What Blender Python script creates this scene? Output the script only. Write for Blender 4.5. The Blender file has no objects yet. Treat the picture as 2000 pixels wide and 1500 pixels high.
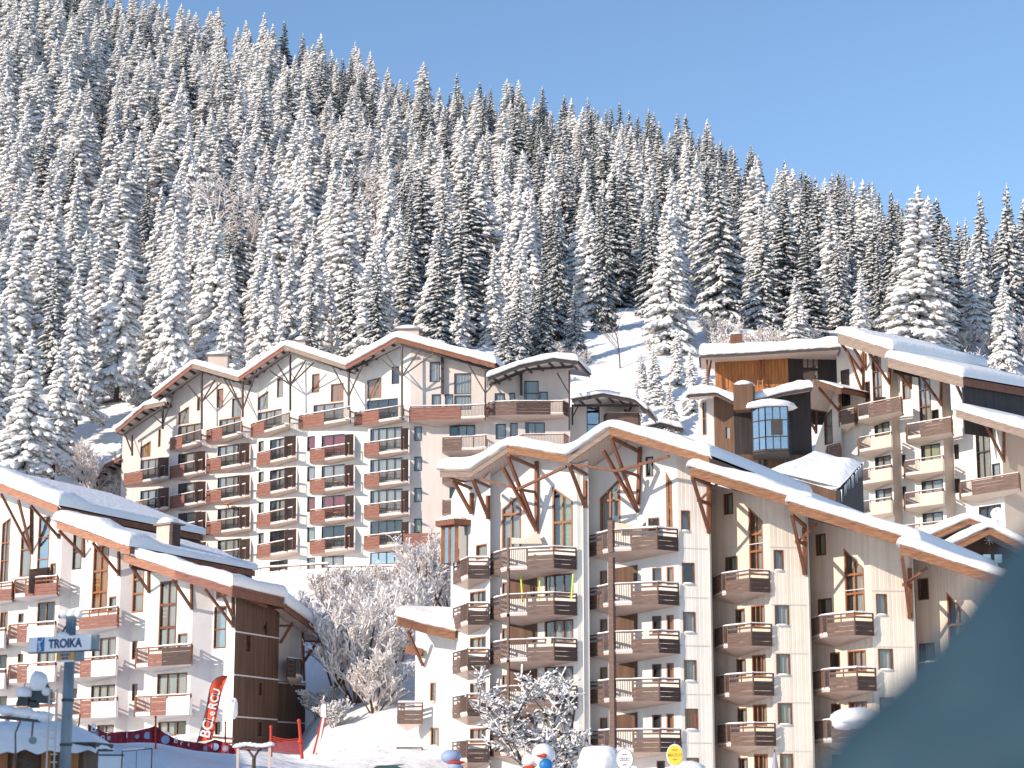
import bpy, math, random
from mathutils import Vector, Matrix, noise

S = bpy.context.scene
COL = S.collection
RN = random.Random(11)
Z = Vector((0, 0, 1))

# ------------------------------------------------------------------ camera
F, CX, CY = 4000.0, 1000.0, 750.0            # focal length in picture pixels (picture 2000 x 1500)
TH = math.atan(0.2)                          # the camera looks a little uphill
cd = bpy.data.cameras.new('camera')
cam = bpy.data.objects.new('camera', cd)
COL.objects.link(cam)
cam.location = (0, 0, 0)
cam.rotation_euler = (math.pi / 2 + TH, 0, 0)
cd.sensor_width = 36
cd.lens = F / 2000 * 36
cd.clip_start, cd.clip_end = 0.2, 6000
cd.dof.use_dof = True
cd.dof.focus_distance = 140
cd.dof.aperture_fstop = 1.0
S.camera = cam

# ------------------------------------------------------------------ light
SUN_EL, SUN_AZ = math.radians(24), math.radians(53)   # azimuth: left of the direction behind the camera
w = bpy.data.worlds.new('World')
S.world = w
w.use_nodes = True
nt = w.node_tree
bg = nt.nodes['Background']
sky = nt.nodes.new('ShaderNodeTexSky')
sky.sky_type = 'NISHITA'
sky.sun_disc = False
sky.sun_elevation = SUN_EL
sunv = Vector((-math.sin(SUN_AZ) * math.cos(SUN_EL), -math.cos(SUN_AZ) * math.cos(SUN_EL), math.sin(SUN_EL)))
sky.sun_rotation = math.atan2(sunv.x, sunv.y)
sky.altitude = 1800
sky.air_density = 1.25
sky.dust_density = 0.3
sky.ozone_density = 3.4
nt.links.new(sky.outputs[0], bg.inputs[0])
bg.inputs[1].default_value = 0.15
sl = bpy.data.lights.new('sun', 'SUN')
sl.energy = 4.3
sl.angle = math.radians(0.5)
sl.color = (1.0, 0.855, 0.69)
so = bpy.data.objects.new('sun', sl)
COL.objects.link(so)
so.rotation_euler = (-sunv).to_track_quat('-Z', 'Y').to_euler()
S.view_settings.view_transform = 'Standard'
S.view_settings.look = 'None'
S.view_settings.gamma = 1
S.view_settings.use_curve_mapping = False
S.view_settings.exposure = 0.36

# ------------------------------------------------------------------ materials
def new_mat(name):
    m = bpy.data.materials.new(name)
    m.use_nodes = True
    n = m.node_tree.nodes
    return m, n, m.node_tree.links, n['Principled BSDF']

def mat(name, c, rough=0.7, var=0.12, scale=3.0, stretch=(1, 1, 1), bump=0.0, bscale=20.0, c2=None, coord='Object', spec=0.3, metal=0.0, detail=4):
    m, n, l, b = new_mat(name)
    b.inputs['Roughness'].default_value = rough
    b.inputs['Specular IOR Level'].default_value = spec
    b.inputs['Metallic'].default_value = metal
    tc = n.new('ShaderNodeTexCoord')
    mp = n.new('ShaderNodeMapping')
    mp.inputs['Scale'].default_value = stretch
    l.new(tc.outputs[coord], mp.inputs[0])
    nz = n.new('ShaderNodeTexNoise')
    nz.inputs['Scale'].default_value = scale
    nz.inputs['Detail'].default_value = detail
    l.new(mp.outputs[0], nz.inputs['Vector'])
    rp = n.new('ShaderNodeValToRGB')
    e = rp.color_ramp.elements
    e[0].position, e[1].position = 0.3, 0.7
    if c2 is None:
        c2 = tuple(min(1, x * (1 + var)) for x in c)
        c1 = tuple(x * (1 - var) for x in c)
    else:
        c1 = c
    e[0].color = (*c1, 1)
    e[1].color = (*c2, 1)
    l.new(nz.outputs['Fac'], rp.inputs[0])
    l.new(rp.outputs[0], b.inputs['Base Color'])
    if bump:
        nb = n.new('ShaderNodeTexNoise')
        nb.inputs['Scale'].default_value = bscale
        nb.inputs['Detail'].default_value = 3
        l.new(mp.outputs[0], nb.inputs['Vector'])
        bp = n.new('ShaderNodeBump')
        bp.inputs['Strength'].default_value = bump
        bp.inputs['Distance'].default_value = 0.05
        l.new(nb.outputs['Fac'], bp.inputs['Height'])
        l.new(bp.outputs[0], b.inputs['Normal'])
    return m

def cladding_mat(name, c, pitch=0.23):
    m, n, l, b = new_mat(name)
    b.inputs['Roughness'].default_value = 0.75
    b.inputs['Specular IOR Level'].default_value = 0.2
    uv = n.new('ShaderNodeUVMap')
    sx = n.new('ShaderNodeSeparateXYZ')
    l.new(uv.outputs[0], sx.inputs[0])
    d = n.new('ShaderNodeMath'); d.operation = 'DIVIDE'; d.inputs[1].default_value = pitch
    l.new(sx.outputs[0], d.inputs[0])
    fr = n.new('ShaderNodeMath'); fr.operation = 'FRACT'
    l.new(d.outputs[0], fr.inputs[0])
    rp = n.new('ShaderNodeValToRGB')
    rp.color_ramp.elements[0].position = 0.08
    rp.color_ramp.elements[1].position = 0.22
    rp.color_ramp.elements[0].color = (0, 0, 0, 1)
    l.new(fr.outputs[0], rp.inputs[0])
    fl = n.new('ShaderNodeMath'); fl.operation = 'FLOOR'
    l.new(d.outputs[0], fl.inputs[0])
    wn = n.new('ShaderNodeTexWhiteNoise'); wn.noise_dimensions = '1D'
    l.new(fl.outputs[0], wn.inputs['W'])
    nz = n.new('ShaderNodeTexNoise'); nz.inputs['Scale'].default_value = 0.8; nz.inputs['Detail'].default_value = 5
    l.new(uv.outputs[0], nz.inputs['Vector'])
    ad = n.new('ShaderNodeMath'); ad.operation = 'MULTIPLY_ADD'; ad.inputs[1].default_value = 0.45
    l.new(wn.outputs['Value'], ad.inputs[0]); l.new(nz.outputs['Fac'], ad.inputs[2])
    r2 = n.new('ShaderNodeValToRGB')
    r2.color_ramp.elements[0].position, r2.color_ramp.elements[1].position = 0.35, 1.0
    r2.color_ramp.elements[0].color = (*[x * 0.88 for x in c], 1)
    r2.color_ramp.elements[1].color = (*[min(1, x * 1.05) for x in c], 1)
    l.new(ad.outputs[0], r2.inputs[0])
    l.new(r2.outputs[0], b.inputs['Base Color'])
    bp = n.new('ShaderNodeBump'); bp.inputs['Strength'].default_value = 0.6; bp.inputs['Distance'].default_value = 0.025
    l.new(rp.outputs[0], bp.inputs['Height']); l.new(bp.outputs[0], b.inputs['Normal'])
    return m

def glass_mat(name, tint, refl):
    m, n, l, b = new_mat(name)
    n.remove(b)
    tr = n.new('ShaderNodeBsdfTransparent'); tr.inputs[0].default_value = (*tint, 1)
    gl = n.new('ShaderNodeBsdfGlossy'); gl.inputs['Roughness'].default_value = 0.03
    nz = n.new('ShaderNodeTexNoise'); nz.inputs['Scale'].default_value = 0.9
    tc = n.new('ShaderNodeTexCoord'); l.new(tc.outputs['Object'], nz.inputs['Vector'])
    bp = n.new('ShaderNodeBump'); bp.inputs['Strength'].default_value = 0.15; bp.inputs['Distance'].default_value = 0.1
    l.new(nz.outputs['Fac'], bp.inputs['Height']); l.new(bp.outputs[0], gl.inputs['Normal'])
    mx = n.new('ShaderNodeMixShader'); mx.inputs[0].default_value = refl
    l.new(tr.outputs[0], mx.inputs[1]); l.new(gl.outputs[0], mx.inputs[2])
    l.new(mx.outputs[0], n['Material Output'].inputs[0])
    return m

def snow_mat(name, c=(0.86, 0.86, 0.87), bump=0.55, bscale=2.6, bdist=0.16):
    m, n, l, b = new_mat(name)
    b.inputs['Roughness'].default_value = 0.6
    b.inputs['Specular IOR Level'].default_value = 0.15
    tc = n.new('ShaderNodeTexCoord')
    nz = n.new('ShaderNodeTexNoise'); nz.inputs['Scale'].default_value = bscale; nz.inputs['Detail'].default_value = 6
    l.new(tc.outputs['Object'], nz.inputs['Vector'])
    n2 = n.new('ShaderNodeTexNoise'); n2.inputs['Scale'].default_value = 0.4
    l.new(tc.outputs['Object'], n2.inputs['Vector'])
    rp = n.new('ShaderNodeValToRGB')
    rp.color_ramp.elements[0].color = (*[x * 0.95 for x in c], 1)
    rp.color_ramp.elements[1].color = (*[min(1, x * 1.04) for x in c], 1)
    l.new(n2.outputs['Fac'], rp.inputs[0]); l.new(rp.outputs[0], b.inputs['Base Color'])
    bp = n.new('ShaderNodeBump'); bp.inputs['Strength'].default_value = bump; bp.inputs['Distance'].default_value = bdist
    l.new(nz.outputs['Fac'], bp.inputs['Height']); l.new(bp.outputs[0], b.inputs['Normal'])
    return m

def frond_mat(name, thr, snow=(0.88, 0.86, 0.85), nd=(0.040, 0.058, 0.066), scale=6.0):
    """spruce spray under frost and snow: snow where the surface looks up, broken by dark needle flecks"""
    m, n, l, b = new_mat(name)
    b.inputs['Roughness'].default_value = 0.8
    b.inputs['Specular IOR Level'].default_value = 0.1
    ge = n.new('ShaderNodeNewGeometry')
    sx = n.new('ShaderNodeSeparateXYZ'); l.new(ge.outputs['Normal'], sx.inputs[0])
    tc = n.new('ShaderNodeTexCoord')
    nz = n.new('ShaderNodeTexNoise'); nz.inputs['Scale'].default_value = scale; nz.inputs['Detail'].default_value = 3
    l.new(tc.outputs['Object'], nz.inputs['Vector'])
    a = n.new('ShaderNodeMath'); a.operation = 'MULTIPLY_ADD'; a.inputs[1].default_value = 0.42
    l.new(sx.outputs[2], a.inputs[0])
    a2 = n.new('ShaderNodeMath'); a2.operation = 'MULTIPLY_ADD'; a2.inputs[1].default_value = 2.2; a2.inputs[2].default_value = -1.1
    l.new(nz.outputs['Fac'], a2.inputs[0]); l.new(a2.outputs[0], a.inputs[2])
    rp = n.new('ShaderNodeValToRGB')
    e = rp.color_ramp.elements
    e[0].position, e[1].position = 0.5 + thr - .22, 0.5 + thr + .16
    e[0].color, e[1].color = (*nd, 1), (*snow, 1)
    h = n.new('ShaderNodeMath'); h.operation = 'MULTIPLY_ADD'; h.inputs[1].default_value = 0.5; h.inputs[2].default_value = 0.5
    l.new(a.outputs[0], h.inputs[0]); l.new(h.outputs[0], rp.inputs[0]); l.new(rp.outputs[0], b.inputs['Base Color'])
    return m

M = {}
M['frondheavy'] = frond_mat('spruce spray deep in snow', -.13)
M['frondmid'] = frond_mat('spruce spray under snow', .04)
M['frondlight'] = frond_mat('spruce spray with patchy snow', .13)
M['snow'] = snow_mat('roof snow')
M['ground'] = snow_mat('ground snow', bump=0.8, bscale=0.8, bdist=0.4)
M['treesnow'] = snow_mat('tree snow', c=(0.87, 0.85, 0.84), bump=0.0)
M['needle'] = mat('spruce needles', (0.045, 0.068, 0.078), 0.8, c2=(0.12, 0.145, 0.155), scale=1.3)
M['bark'] = mat('bark', (0.10, 0.07, 0.05), 0.9, 0.3, 4, (1, 1, .2))
M['twig'] = mat('frosted twigs', (0.58, 0.41, 0.35), 0.9, c2=(0.95, 0.83, 0.77), scale=3.5)
M['rusttwig'] = mat('rusty frosted twigs', (0.42, 0.22, 0.10), 0.9, c2=(0.80, 0.62, 0.50), scale=3.0)
M['rustleaf'] = mat('rust dry leaves', (0.36, 0.19, 0.09), 0.9, 0.35, 3)
M['white'] = mat('white plaster', (0.72, 0.69, 0.655), 0.85, 0.06, 1.0, (1.6, 1.6, .3), 0.15, 30, spec=0.15)
M['pinkwall'] = mat('warm white plaster', (0.63, 0.565, 0.535), 0.85, 0.065, 1.0, (1.6, 1.6, .3), 0.15, 30, spec=0.15)
M['tanwall'] = mat('beige plaster and tan shade', (0.60, 0.50, 0.42), 0.85, 0.05, 0.7, (1, 1, 1), 0.15, 30, spec=0.15)  # beige; on the right-facing returns it stands for their shade
M['cream'] = cladding_mat('cream vertical boards', (0.75, 0.69, 0.60))
M['creamshade'] = cladding_mat('cream boards with painted shade', (0.72, 0.62, 0.525))  # cream boards with the warm shade of the recesses painted in
M['creamflat'] = cladding_mat('off white boards', (0.77, 0.735, 0.68))
M['soffit'] = mat('pale soffit boards', (0.60, 0.49, 0.42), 0.8, 0.1, 1.5, (6, .5, 1))
M['slabbounce'] = mat('slab concrete with painted bounce', (0.56, 0.44, 0.38), 0.9, 0.07, 1.2, bump=0.2)  # shade and pinkish bounce of the undersides put into the slab colour
M['concrete'] = mat('pale concrete', (0.62, 0.57, 0.545), 0.9, 0.06, 1.2, bump=0.2)
M['concshade'] = mat('concrete and lilac wall shade', (0.68, 0.65, 0.655), 0.9, 0.05, 1.2, bump=0.2)  # concrete parts, also the lilac shade painted on right-facing returns
M['wood'] = mat('orange wood', (0.19, 0.085, 0.045), 0.65, c2=(0.34, 0.175, 0.095), scale=2.2, stretch=(1, 1, 6), bump=0.2)
M['woodv'] = mat('orange vertical boards', (0.26, 0.10, 0.035), 0.65, c2=(0.46, 0.20, 0.075), scale=1.6, stretch=(5, 5, .4), bump=0.2)
M['beam'] = mat('red brown timber', (0.20, 0.085, 0.05), 0.65, 0.25, 3, (3, 3, .6), 0.15)
M['woodwin'] = mat('brown window wood', (0.17, 0.07, 0.04), 0.5, 0.2, 3)
M['orangewin'] = mat('orange window wood', (0.30, 0.12, 0.055), 0.5, 0.2, 3)
M['darkwin'] = mat('dark window frame', (0.055, 0.045, 0.045), 0.5, 0.15, 3)
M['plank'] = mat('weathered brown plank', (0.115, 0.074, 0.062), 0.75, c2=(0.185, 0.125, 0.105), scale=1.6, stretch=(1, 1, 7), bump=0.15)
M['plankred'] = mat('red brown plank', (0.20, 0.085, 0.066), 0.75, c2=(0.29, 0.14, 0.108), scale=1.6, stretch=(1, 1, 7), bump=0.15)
M['plankdark'] = mat('dark and shaded brown plank', (0.055, 0.036, 0.032), 0.75, c2=(0.10, 0.066, 0.058), scale=1.6, stretch=(1, 1, 7), bump=0.15)  # dark boards; on the front building's balcony ends the tone is painted shade
M['fasciapink'] = mat('sun bleached red fascia', (0.30, 0.135, 0.085), 0.7, c2=(0.44, 0.225, 0.15), scale=1.8, stretch=(1, 1, 6), bump=0.2)
M['greywood'] = mat('weathered grey fascia', (0.22, 0.16, 0.13), 0.8, c2=(0.32, 0.25, 0.21), scale=2, stretch=(1, 1, 6), bump=0.15)
M['brownwall'] = mat('dark brown wood wall', (0.085, 0.045, 0.03), 0.7, c2=(0.15, 0.085, 0.055), scale=1.0, stretch=(4, 4, .25), bump=0.2)
M['darkwall'] = mat('black brown wall', (0.035, 0.03, 0.032), 0.7, c2=(0.06, 0.05, 0.05), scale=1.0, stretch=(4, 4, .25), bump=0.2)
M['glass'] = glass_mat('window glass', (0.72, 0.76, 0.78), 0.14)
M['glassblue'] = glass_mat('reflecting glass', (0.35, 0.45, 0.55), 0.55)
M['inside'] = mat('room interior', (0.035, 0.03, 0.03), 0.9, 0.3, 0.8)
M['curtain'] = mat('pale curtain', (0.50, 0.47, 0.43), 0.9, 0.2, 2, (9, 9, .3))
M['curtred'] = mat('red curtain', (0.42, 0.035, 0.02), 0.9, 0.3, 2, (9, 9, .3))
M['curtorange'] = mat('orange curtain', (0.55, 0.26, 0.09), 0.9, 0.25, 2, (9, 9, .3))
M['curtgreen'] = mat('green plaid curtain', (0.42, 0.46, 0.20), 0.9, c2=(0.62, 0.58, 0.42), scale=2.5, stretch=(1, 1, 5))
M['metal'] = mat('grey blue steel', (0.17, 0.22, 0.26), 0.45, 0.12, 2, metal=0.4)
M['darkmetal'] = mat('dark steel', (0.05, 0.065, 0.075), 0.5, 0.15, 2, metal=0.3)
M['lightmetal'] = mat('pale galvanised steel', (0.42, 0.40, 0.39), 0.5, 0.12, 2, metal=0.4)
M['redpaint'] = mat('red paint', (0.55, 0.055, 0.03), 0.5, 0.1, 2)
M['rednet'] = mat('dark red net cloth', (0.30, 0.03, 0.045), 0.8, 0.3, 6)
M['redflag'] = mat('orange red flag cloth', (0.66, 0.09, 0.04), 0.7, 0.12, 1.5)
M['signwhite'] = mat('white sign face', (0.72, 0.74, 0.77), 0.5, 0.03, 2)
M['signblue'] = mat('blue sign paint', (0.02, 0.16, 0.40), 0.5, 0.05, 2)
M['signnavy'] = mat('navy lettering', (0.03, 0.07, 0.16), 0.5, 0.05, 2)
M['signorange'] = mat('orange sign panel', (0.50, 0.28, 0.08), 0.5, 0.1, 3)
M['yellow'] = mat('yellow sign paint', (0.82, 0.60, 0.06), 0.5, 0.05, 2)
M['paintwhite'] = mat('white paint', (0.80, 0.80, 0.80), 0.5, 0.04, 2)
M['paintblue'] = mat('bright blue paint', (0.02, 0.17, 0.45), 0.4, 0.06, 2)
M['grey'] = mat('grey lettering', (0.30, 0.30, 0.34), 0.6, 0.1, 2)
M['mascotblue'] = mat('pale blue vinyl', (0.30, 0.38, 0.55), 0.5, 0.06, 1)
M['mound'] = mat('dark blue painted shade', (0.012, 0.036, 0.058), 0.9, c2=(0.040, 0.074, 0.104), scale=2.2, spec=0.05, bump=0.5, bscale=3)  # the mound's shade is put into its colour as dark blue
M['asphalt'] = mat('wet asphalt', (0.045, 0.05, 0.055), 0.7, 0.2, 2)
M['soil'] = mat('brown retaining bank', (0.36, 0.20, 0.12), 0.95, 0.2, 1.5, bump=0.4)
M['stone'] = mat('brown stone', (0.24, 0.17, 0.14), 0.9, 0.25, 2, bump=0.4)
M['carpaint'] = mat('dark teal car paint', (0.03, 0.07, 0.085), 0.25, 0.05, 1, spec=0.6)
M['rubber'] = mat('tyre rubber', (0.02, 0.02, 0.02), 0.9, 0.1, 2)
M['skiyellow'] = mat('yellow green ski', (0.50, 0.55, 0.05), 0.5, 0.1, 2)

# ------------------------------------------------------------------ helpers
def P(px, py, Y):
    """world point seen at picture pixel (px, py) and standing at world depth Y"""
    u, v = (px - CX) / F, -(py - CY) / F
    d = Vector((u, math.cos(TH) - v * math.sin(TH), math.sin(TH) + v * math.cos(TH)))
    return d * (Y / d.y)

class Plane:
    """a vertical plane through two plan points, each given as (picture column, depth)"""
    def __init__(self, a, b, ref=1200):
        A, B = P(a[0], ref, a[1]), P(b[0], ref, b[1])
        self.A = Vector((A.x, A.y, 0))
        B = Vector((B.x, B.y, 0))
        self.len = (B - self.A).length
        self.u = (B - self.A).normalized()
        self.n = Vector((self.u.y, -self.u.x, 0))
        self.ang = math.atan2(self.u.y, self.u.x)
        self.openings = []
    def hit(self, px, py, d=0.0):
        r = P(px, py, 1.0)
        t = (self.A.dot(self.n) + d) / r.dot(self.n)
        return r * t
    def sz(self, px, py, d=0.0):
        p = self.hit(px, py, d)
        return (p - self.A).dot(self.u), p.z
    def pt(self, s, z, d=0.0):
        return self.A + self.u * s + self.n * d + Z * z

class MB:
    def __init__(self):
        self.v, self.f, self.m, self.uv = [], [], [], None
    def add(self, pts, faces, mi=0):
        k = len(self.v)
        self.v.extend(pts)
        for f in faces:
            self.f.append([i + k for i in f])
            self.m.append(mi)
    def quad(self, a, b, c, d, mi=0):
        self.add([a, b, c, d], [(0, 1, 2, 3)], mi)
    def prism(self, poly, ext, mi=0):
        n = len(poly)
        self.add(list(poly) + [p + ext for p in poly],
                 [tuple(range(n)), tuple(range(2 * n - 1, n - 1, -1))] +
                 [(i, i + n, (i + 1) % n + n, (i + 1) % n) for i in range(n)], mi)
    def box(self, p, a, b, c, mi=0):
        self.prism([p, p + a, p + a + b, p + b], c, mi)
    def lbox(self, x0, x1, y0, y1, z0, z1, mi=0):
        self.box(Vector((x0, y0, z0)), Vector((x1 - x0, 0, 0)), Vector((0, y1 - y0, 0)), Vector((0, 0, z1 - z0)), mi)
    def beam(self, a, b, w, h=None, mi=0):
        h = h or w
        t = (b - a).normalized()
        side = t.cross(Z)
        if side.length < 1e-3:
            side = Vector((1, 0, 0))
        side.normalize()
        up = side.cross(t).normalized()
        o = side * (w / 2) + up * (h / 2)
        q = side * (w / 2) - up * (h / 2)
        self.prism([a + o, a + q, a - o, a - q], b - a, mi)
    def tube(self, pts, rad, n=5, mi=0, cap=True):
        rings = []
        for i, p in enumerate(pts):
            t = (pts[min(i + 1, len(pts) - 1)] - pts[max(i - 1, 0)])
            t = t.normalized() if t.length > 1e-6 else Z
            a = t.cross(Vector((0.31, 0.95, 0.12)))
            if a.length < 1e-3:
                a = t.cross(Vector((1, 0, 0)))
            a.normalize()
            b = t.cross(a)
            r = rad[i] if isinstance(rad, (list, tuple)) else rad
            rings.append([p + a * (r * math.cos(6.2832 * k / n)) + b * (r * math.sin(6.2832 * k / n)) for k in range(n)])
        pts2 = [q for r in rings for q in r]
        fs = []
        for i in range(len(pts) - 1):
            for k in range(n):
                fs.append((i * n + k, i * n + (k + 1) % n, (i + 1) * n + (k + 1) % n, (i + 1) * n + k))
        if cap:
            fs.append(tuple(range(n - 1, -1, -1)))
            fs.append(tuple((len(pts) - 1) * n + k for k in range(n)))
        self.add(pts2, fs, mi)
    def blob(self, c, rx, ry, rz, n=8, m=5, jit=0.0, mi=0, bottom=-1.0, rot=0.0):
        pts, fs = [], []
        for i in range(m + 1):
            a = -math.pi / 2 + math.pi * i / m
            for k in range(n):
                b = 6.2832 * k / n
                q = Vector((math.cos(a) * math.cos(b), math.cos(a) * math.sin(b), max(bottom, math.sin(a))))
                if jit:
                    q *= 1 + jit * noise.noise(q * 1.7 + c * 3.1)
                x, y = q.x * rx, q.y * ry
                pts.append(c + Vector((x * math.cos(rot) - y * math.sin(rot), x * math.sin(rot) + y * math.cos(rot), q.z * rz)))
        for i in range(m):
            for k in range(n):
                fs.append((i * n + k, i * n + (k + 1) % n, (i + 1) * n + (k + 1) % n, (i + 1) * n + k))
        self.add(pts, fs, mi)
    def mesh(self, name, mats, smooth=False):
        me = bpy.data.meshes.new(name)
        me.from_pydata([tuple(p) for p in self.v], [], self.f)
        for m in (mats if isinstance(mats, (list, tuple)) else [mats]):
            me.materials.append(M[m] if isinstance(m, str) else m)
        me.polygons.foreach_set('material_index', self.m)
        if smooth:
            me.polygons.foreach_set('use_smooth', [True] * len(self.f))
        if self.uv:
            ul = me.uv_layers.new(name='UVMap')
            k = 0
            for f in self.f:
                for i in f:
                    ul.data[k].uv = self.uv[i]
                    k += 1
        me.update()
        return me

def put(o, parent):
    COL.objects.link(o)
    if parent is not None:
        o.parent = parent
        if parent.type == 'EMPTY':
            o.matrix_parent_inverse = Matrix.Translation(-parent.location)
    return o

def mk(name, mb, mats, parent=None, smooth=False, kind=None, label=None):
    me = mb if isinstance(mb, bpy.types.Mesh) else mb.mesh(name, mats, smooth)
    o = bpy.data.objects.new(name, me)
    put(o, parent)
    if kind:
        o['kind'] = kind
    if label:
        o['label'] = label
    return o

def tag(o, label, cat, group=None):
    o['label'] = label
    o['category'] = cat
    if group:
        o['group'] = group
    return o

def thing(name, loc, label, cat, group=None):
    o = bpy.data.objects.new(name, None)
    o.empty_display_size = 0.3
    COL.objects.link(o)
    o.location = loc
    return tag(o, label, cat, group)

def text(body, name, mats, p, u, up, size, parent, depth=0.01, align='LEFT', sx=1.0, bold=.02):
    """raised lettering starting at p, running along u with letter tops towards up"""
    c = bpy.data.curves.new(name, 'FONT')
    c.body = body
    c.size = size
    c.extrude = depth
    c.align_x = align
    c.offset = size * bold
    t_ = bpy.data.objects.new(name, c)
    COL.objects.link(t_)
    bpy.context.view_layer.update()
    me = bpy.data.meshes.new_from_object(t_.evaluated_get(bpy.context.evaluated_depsgraph_get()))
    bpy.data.objects.remove(t_)
    me.materials.clear()
    me.materials.append(M[mats])
    o = bpy.data.objects.new(name, me)
    n = u.cross(up).normalized()
    m = Matrix((u.normalized() * sx, up.normalized(), n)).transposed().to_4x4()
    m.translation = p
    put(o, parent)
    o.matrix_basis = m
    return o

# ---- building kit
class Roof:
    """a folded roof: an eave line on a vertical plane run straight back along b"""
    def __init__(self, bld, pl, pts, fh, b, k, L, snow=0.7, seg=None, soffit='soffit', lip=0.2, ends=(True, True), top='beam', rafters=None, dip=0):
        self.dip = dip
        self.pl, self.b, self.k = pl, Vector((b[0], b[1], 0)).normalized(), k
        self.e = [pl.sz(x, y) for x, y in pts]
        e, N = self.e, len(self.e)
        back = (self.b + Z * k) * L
        mb = MB()
        for (s0, z0), (s1, z1) in zip(e, e[1:]):
            a0, a1 = pl.pt(s0, z0 + fh * .45), pl.pt(s1, z1 + fh * .45)
            mb.quad(a0, a1, a1 + back, a0 + back, 1)
            t0, t1 = pl.pt(s0, z0 + fh), pl.pt(s1, z1 + fh)
            mb.quad(t0, t1, t1 + back, t0 + back, 0)
            mb.quad(a0 + back, a1 + back, t1 + back, t0 + back, 0)
        for (s0, z0) in (e[0], e[-1]):
            a0, t0 = pl.pt(s0, z0 + fh * .2), pl.pt(s0, z0 + fh)
            mb.quad(a0, t0, t0 + back, a0 + back, 0)
        self.o = mk('roof', mb, [top, soffit], bld)
        for i, ((s0, z0), (s1, z1)) in enumerate(zip(e, e[1:])):
            f = MB()
            f.prism([pl.pt(s0, z0, .05), pl.pt(s1, z1, .05), pl.pt(s1, z1 + fh, .05), pl.pt(s0, z0 + fh, .05)], pl.n * -0.1)
            f.prism([pl.pt(s0, z0 + fh * .78, .09), pl.pt(s1, z1 + fh * .78, .09), pl.pt(s1, z1 + fh * 1.02, .09), pl.pt(s0, z0 + fh * 1.02, .09)], pl.n * -0.04)
            mk('fascia', f, (seg[i] if seg else 'wood'), self.o)
        if rafters:
            step, wdt, rm = rafters
            for (s0, z0), (s1, z1) in zip(e, e[1:]):
                ln = math.hypot(s1 - s0, z1 - z0)
                nn = max(1, int(ln / step))
                for i in range(nn):
                    t = (i + .5) / nn
                    a = pl.pt(s0 + (s1 - s0) * t, z0 + (z1 - z0) * t + fh * .3, -.06)
                    r = MB()
                    r.beam(a, a + (self.b + Z * k) * 3.0, wdt, fh * .6)
                    mk('rafter', r, rm, self.o)
        if snow:
            self.snow(bld, fh, snow, L, lip, ends)
    def verge(self, bld, h, end=-1, m='darkwall', L=12, inset=.25):
        s, z = self.e[end]
        s += inset if end == 0 else -inset
        a = self.pl.pt(s, z, -.4)
        q = MB()
        bb = self.b + Z * self.k
        q.prism([a + Z * .7, a - Z * h, a - Z * h + bb * L, a + Z * .7 + bb * L], self.pl.u * -.1)
        mk('verge_wall', q, m, bld.root)
    def zat(self, s):
        e = self.e
        if s <= e[0][0]:
            (s0, z0), (s1, z1) = e[0], e[1]
        else:
            for (s0, z0), (s1, z1) in zip(e, e[1:]):
                if s <= s1:
                    break
        return z0 + (z1 - z0) * (s - s0) / (s1 - s0)
    def under(self, p, fh=0.0):
        """height of the roof's underside above plan point p, with the eave parameter"""
        q = p - self.pl.A
        q.z = 0
        t = q.dot(self.pl.n) / self.b.dot(self.pl.n)
        s = (q - self.b * t).dot(self.pl.u)
        return s, self.zat(s) + self.k * t
    def snow(self, bld, fh, h, L, lip, ends):
        pl, e = self.pl, self.e
        s0, s1 = e[0][0], e[-1][0]
        n = max(8, int((s1 - s0) / 0.28))
        prof = [(.05, 0), (-lip * .75, .08), (-lip * 1.05, .25), (-lip * 1.0, .5), (-lip * .55, .78), (.12, .94), (.55, 1), (1.4, 1.02), (3, 1 - self.dip), (min(5, L * .6), 1.02 - self.dip), (L * .75, 1 - self.dip), (L, .95 - self.dip), (L + .15, .5), (L, 0)]
        seed = s0 * 3.7 + e[0][1]
        mb = MB()
        offs = [-.14, -.12, -.05, .08, .3]
        a0, a1 = (.3 if ends[0] else 0), (.3 if ends[1] else 0)
        cols = [s0 + a0 + (s1 - s0 - a0 - a1) * i / n for i in range(n + 1)]
        hs = [1.0] * (n + 1)
        if ends[0]:
            cols = [s0 + o for o in offs[:-1]] + cols
            hs = [0.0, .45, .78, .94] + hs
        if ends[1]:
            cols += [s1 - o for o in offs[-2::-1]]
            hs += [.94, .78, .45, 0.0]
        bb = self.b + Z * self.k
        for s, he in zip(cols, hs):
            zb = self.zat(min(max(s, s0), s1)) + fh + .015
            zs = sum(self.zat(min(max(s + o, s0), s1)) for o in (-.7, -.35, 0, .35, .7)) / 5 + fh + .015
            nn = noise.noise(Vector((s * .45, seed, 0)))
            n2 = noise.noise(Vector((s * 1.6, seed, 4)))
            n3 = noise.noise(Vector((s * 4.1, seed, 8)))
            hh = h * (1 + .26 * nn + .12 * n2 + .04 * n3)
            for t, f in prof:
                tj = t + (n2 * .14 + n3 * .08 + nn * .10 if t < .2 else 0)
                z = zb + (zs - zb) * f + hh * f * he
                if f == 0 and t < 1:
                    z -= max(0, n2 + n3 * .7) * .22
                q = pl.pt(s, 0) + bb * tj
                mb.v.append(Vector((q.x, q.y, z + q.z)))
        m = len(prof)
        for i in range(len(cols) - 1):
            for j in range(m - 1):
                mb.f.append([i * m + j, (i + 1) * m + j, (i + 1) * m + j + 1, i * m + j + 1])
                mb.m.append(0)
        mk('roof_snow', mb, 'snow', self.o, smooth=True)

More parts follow.
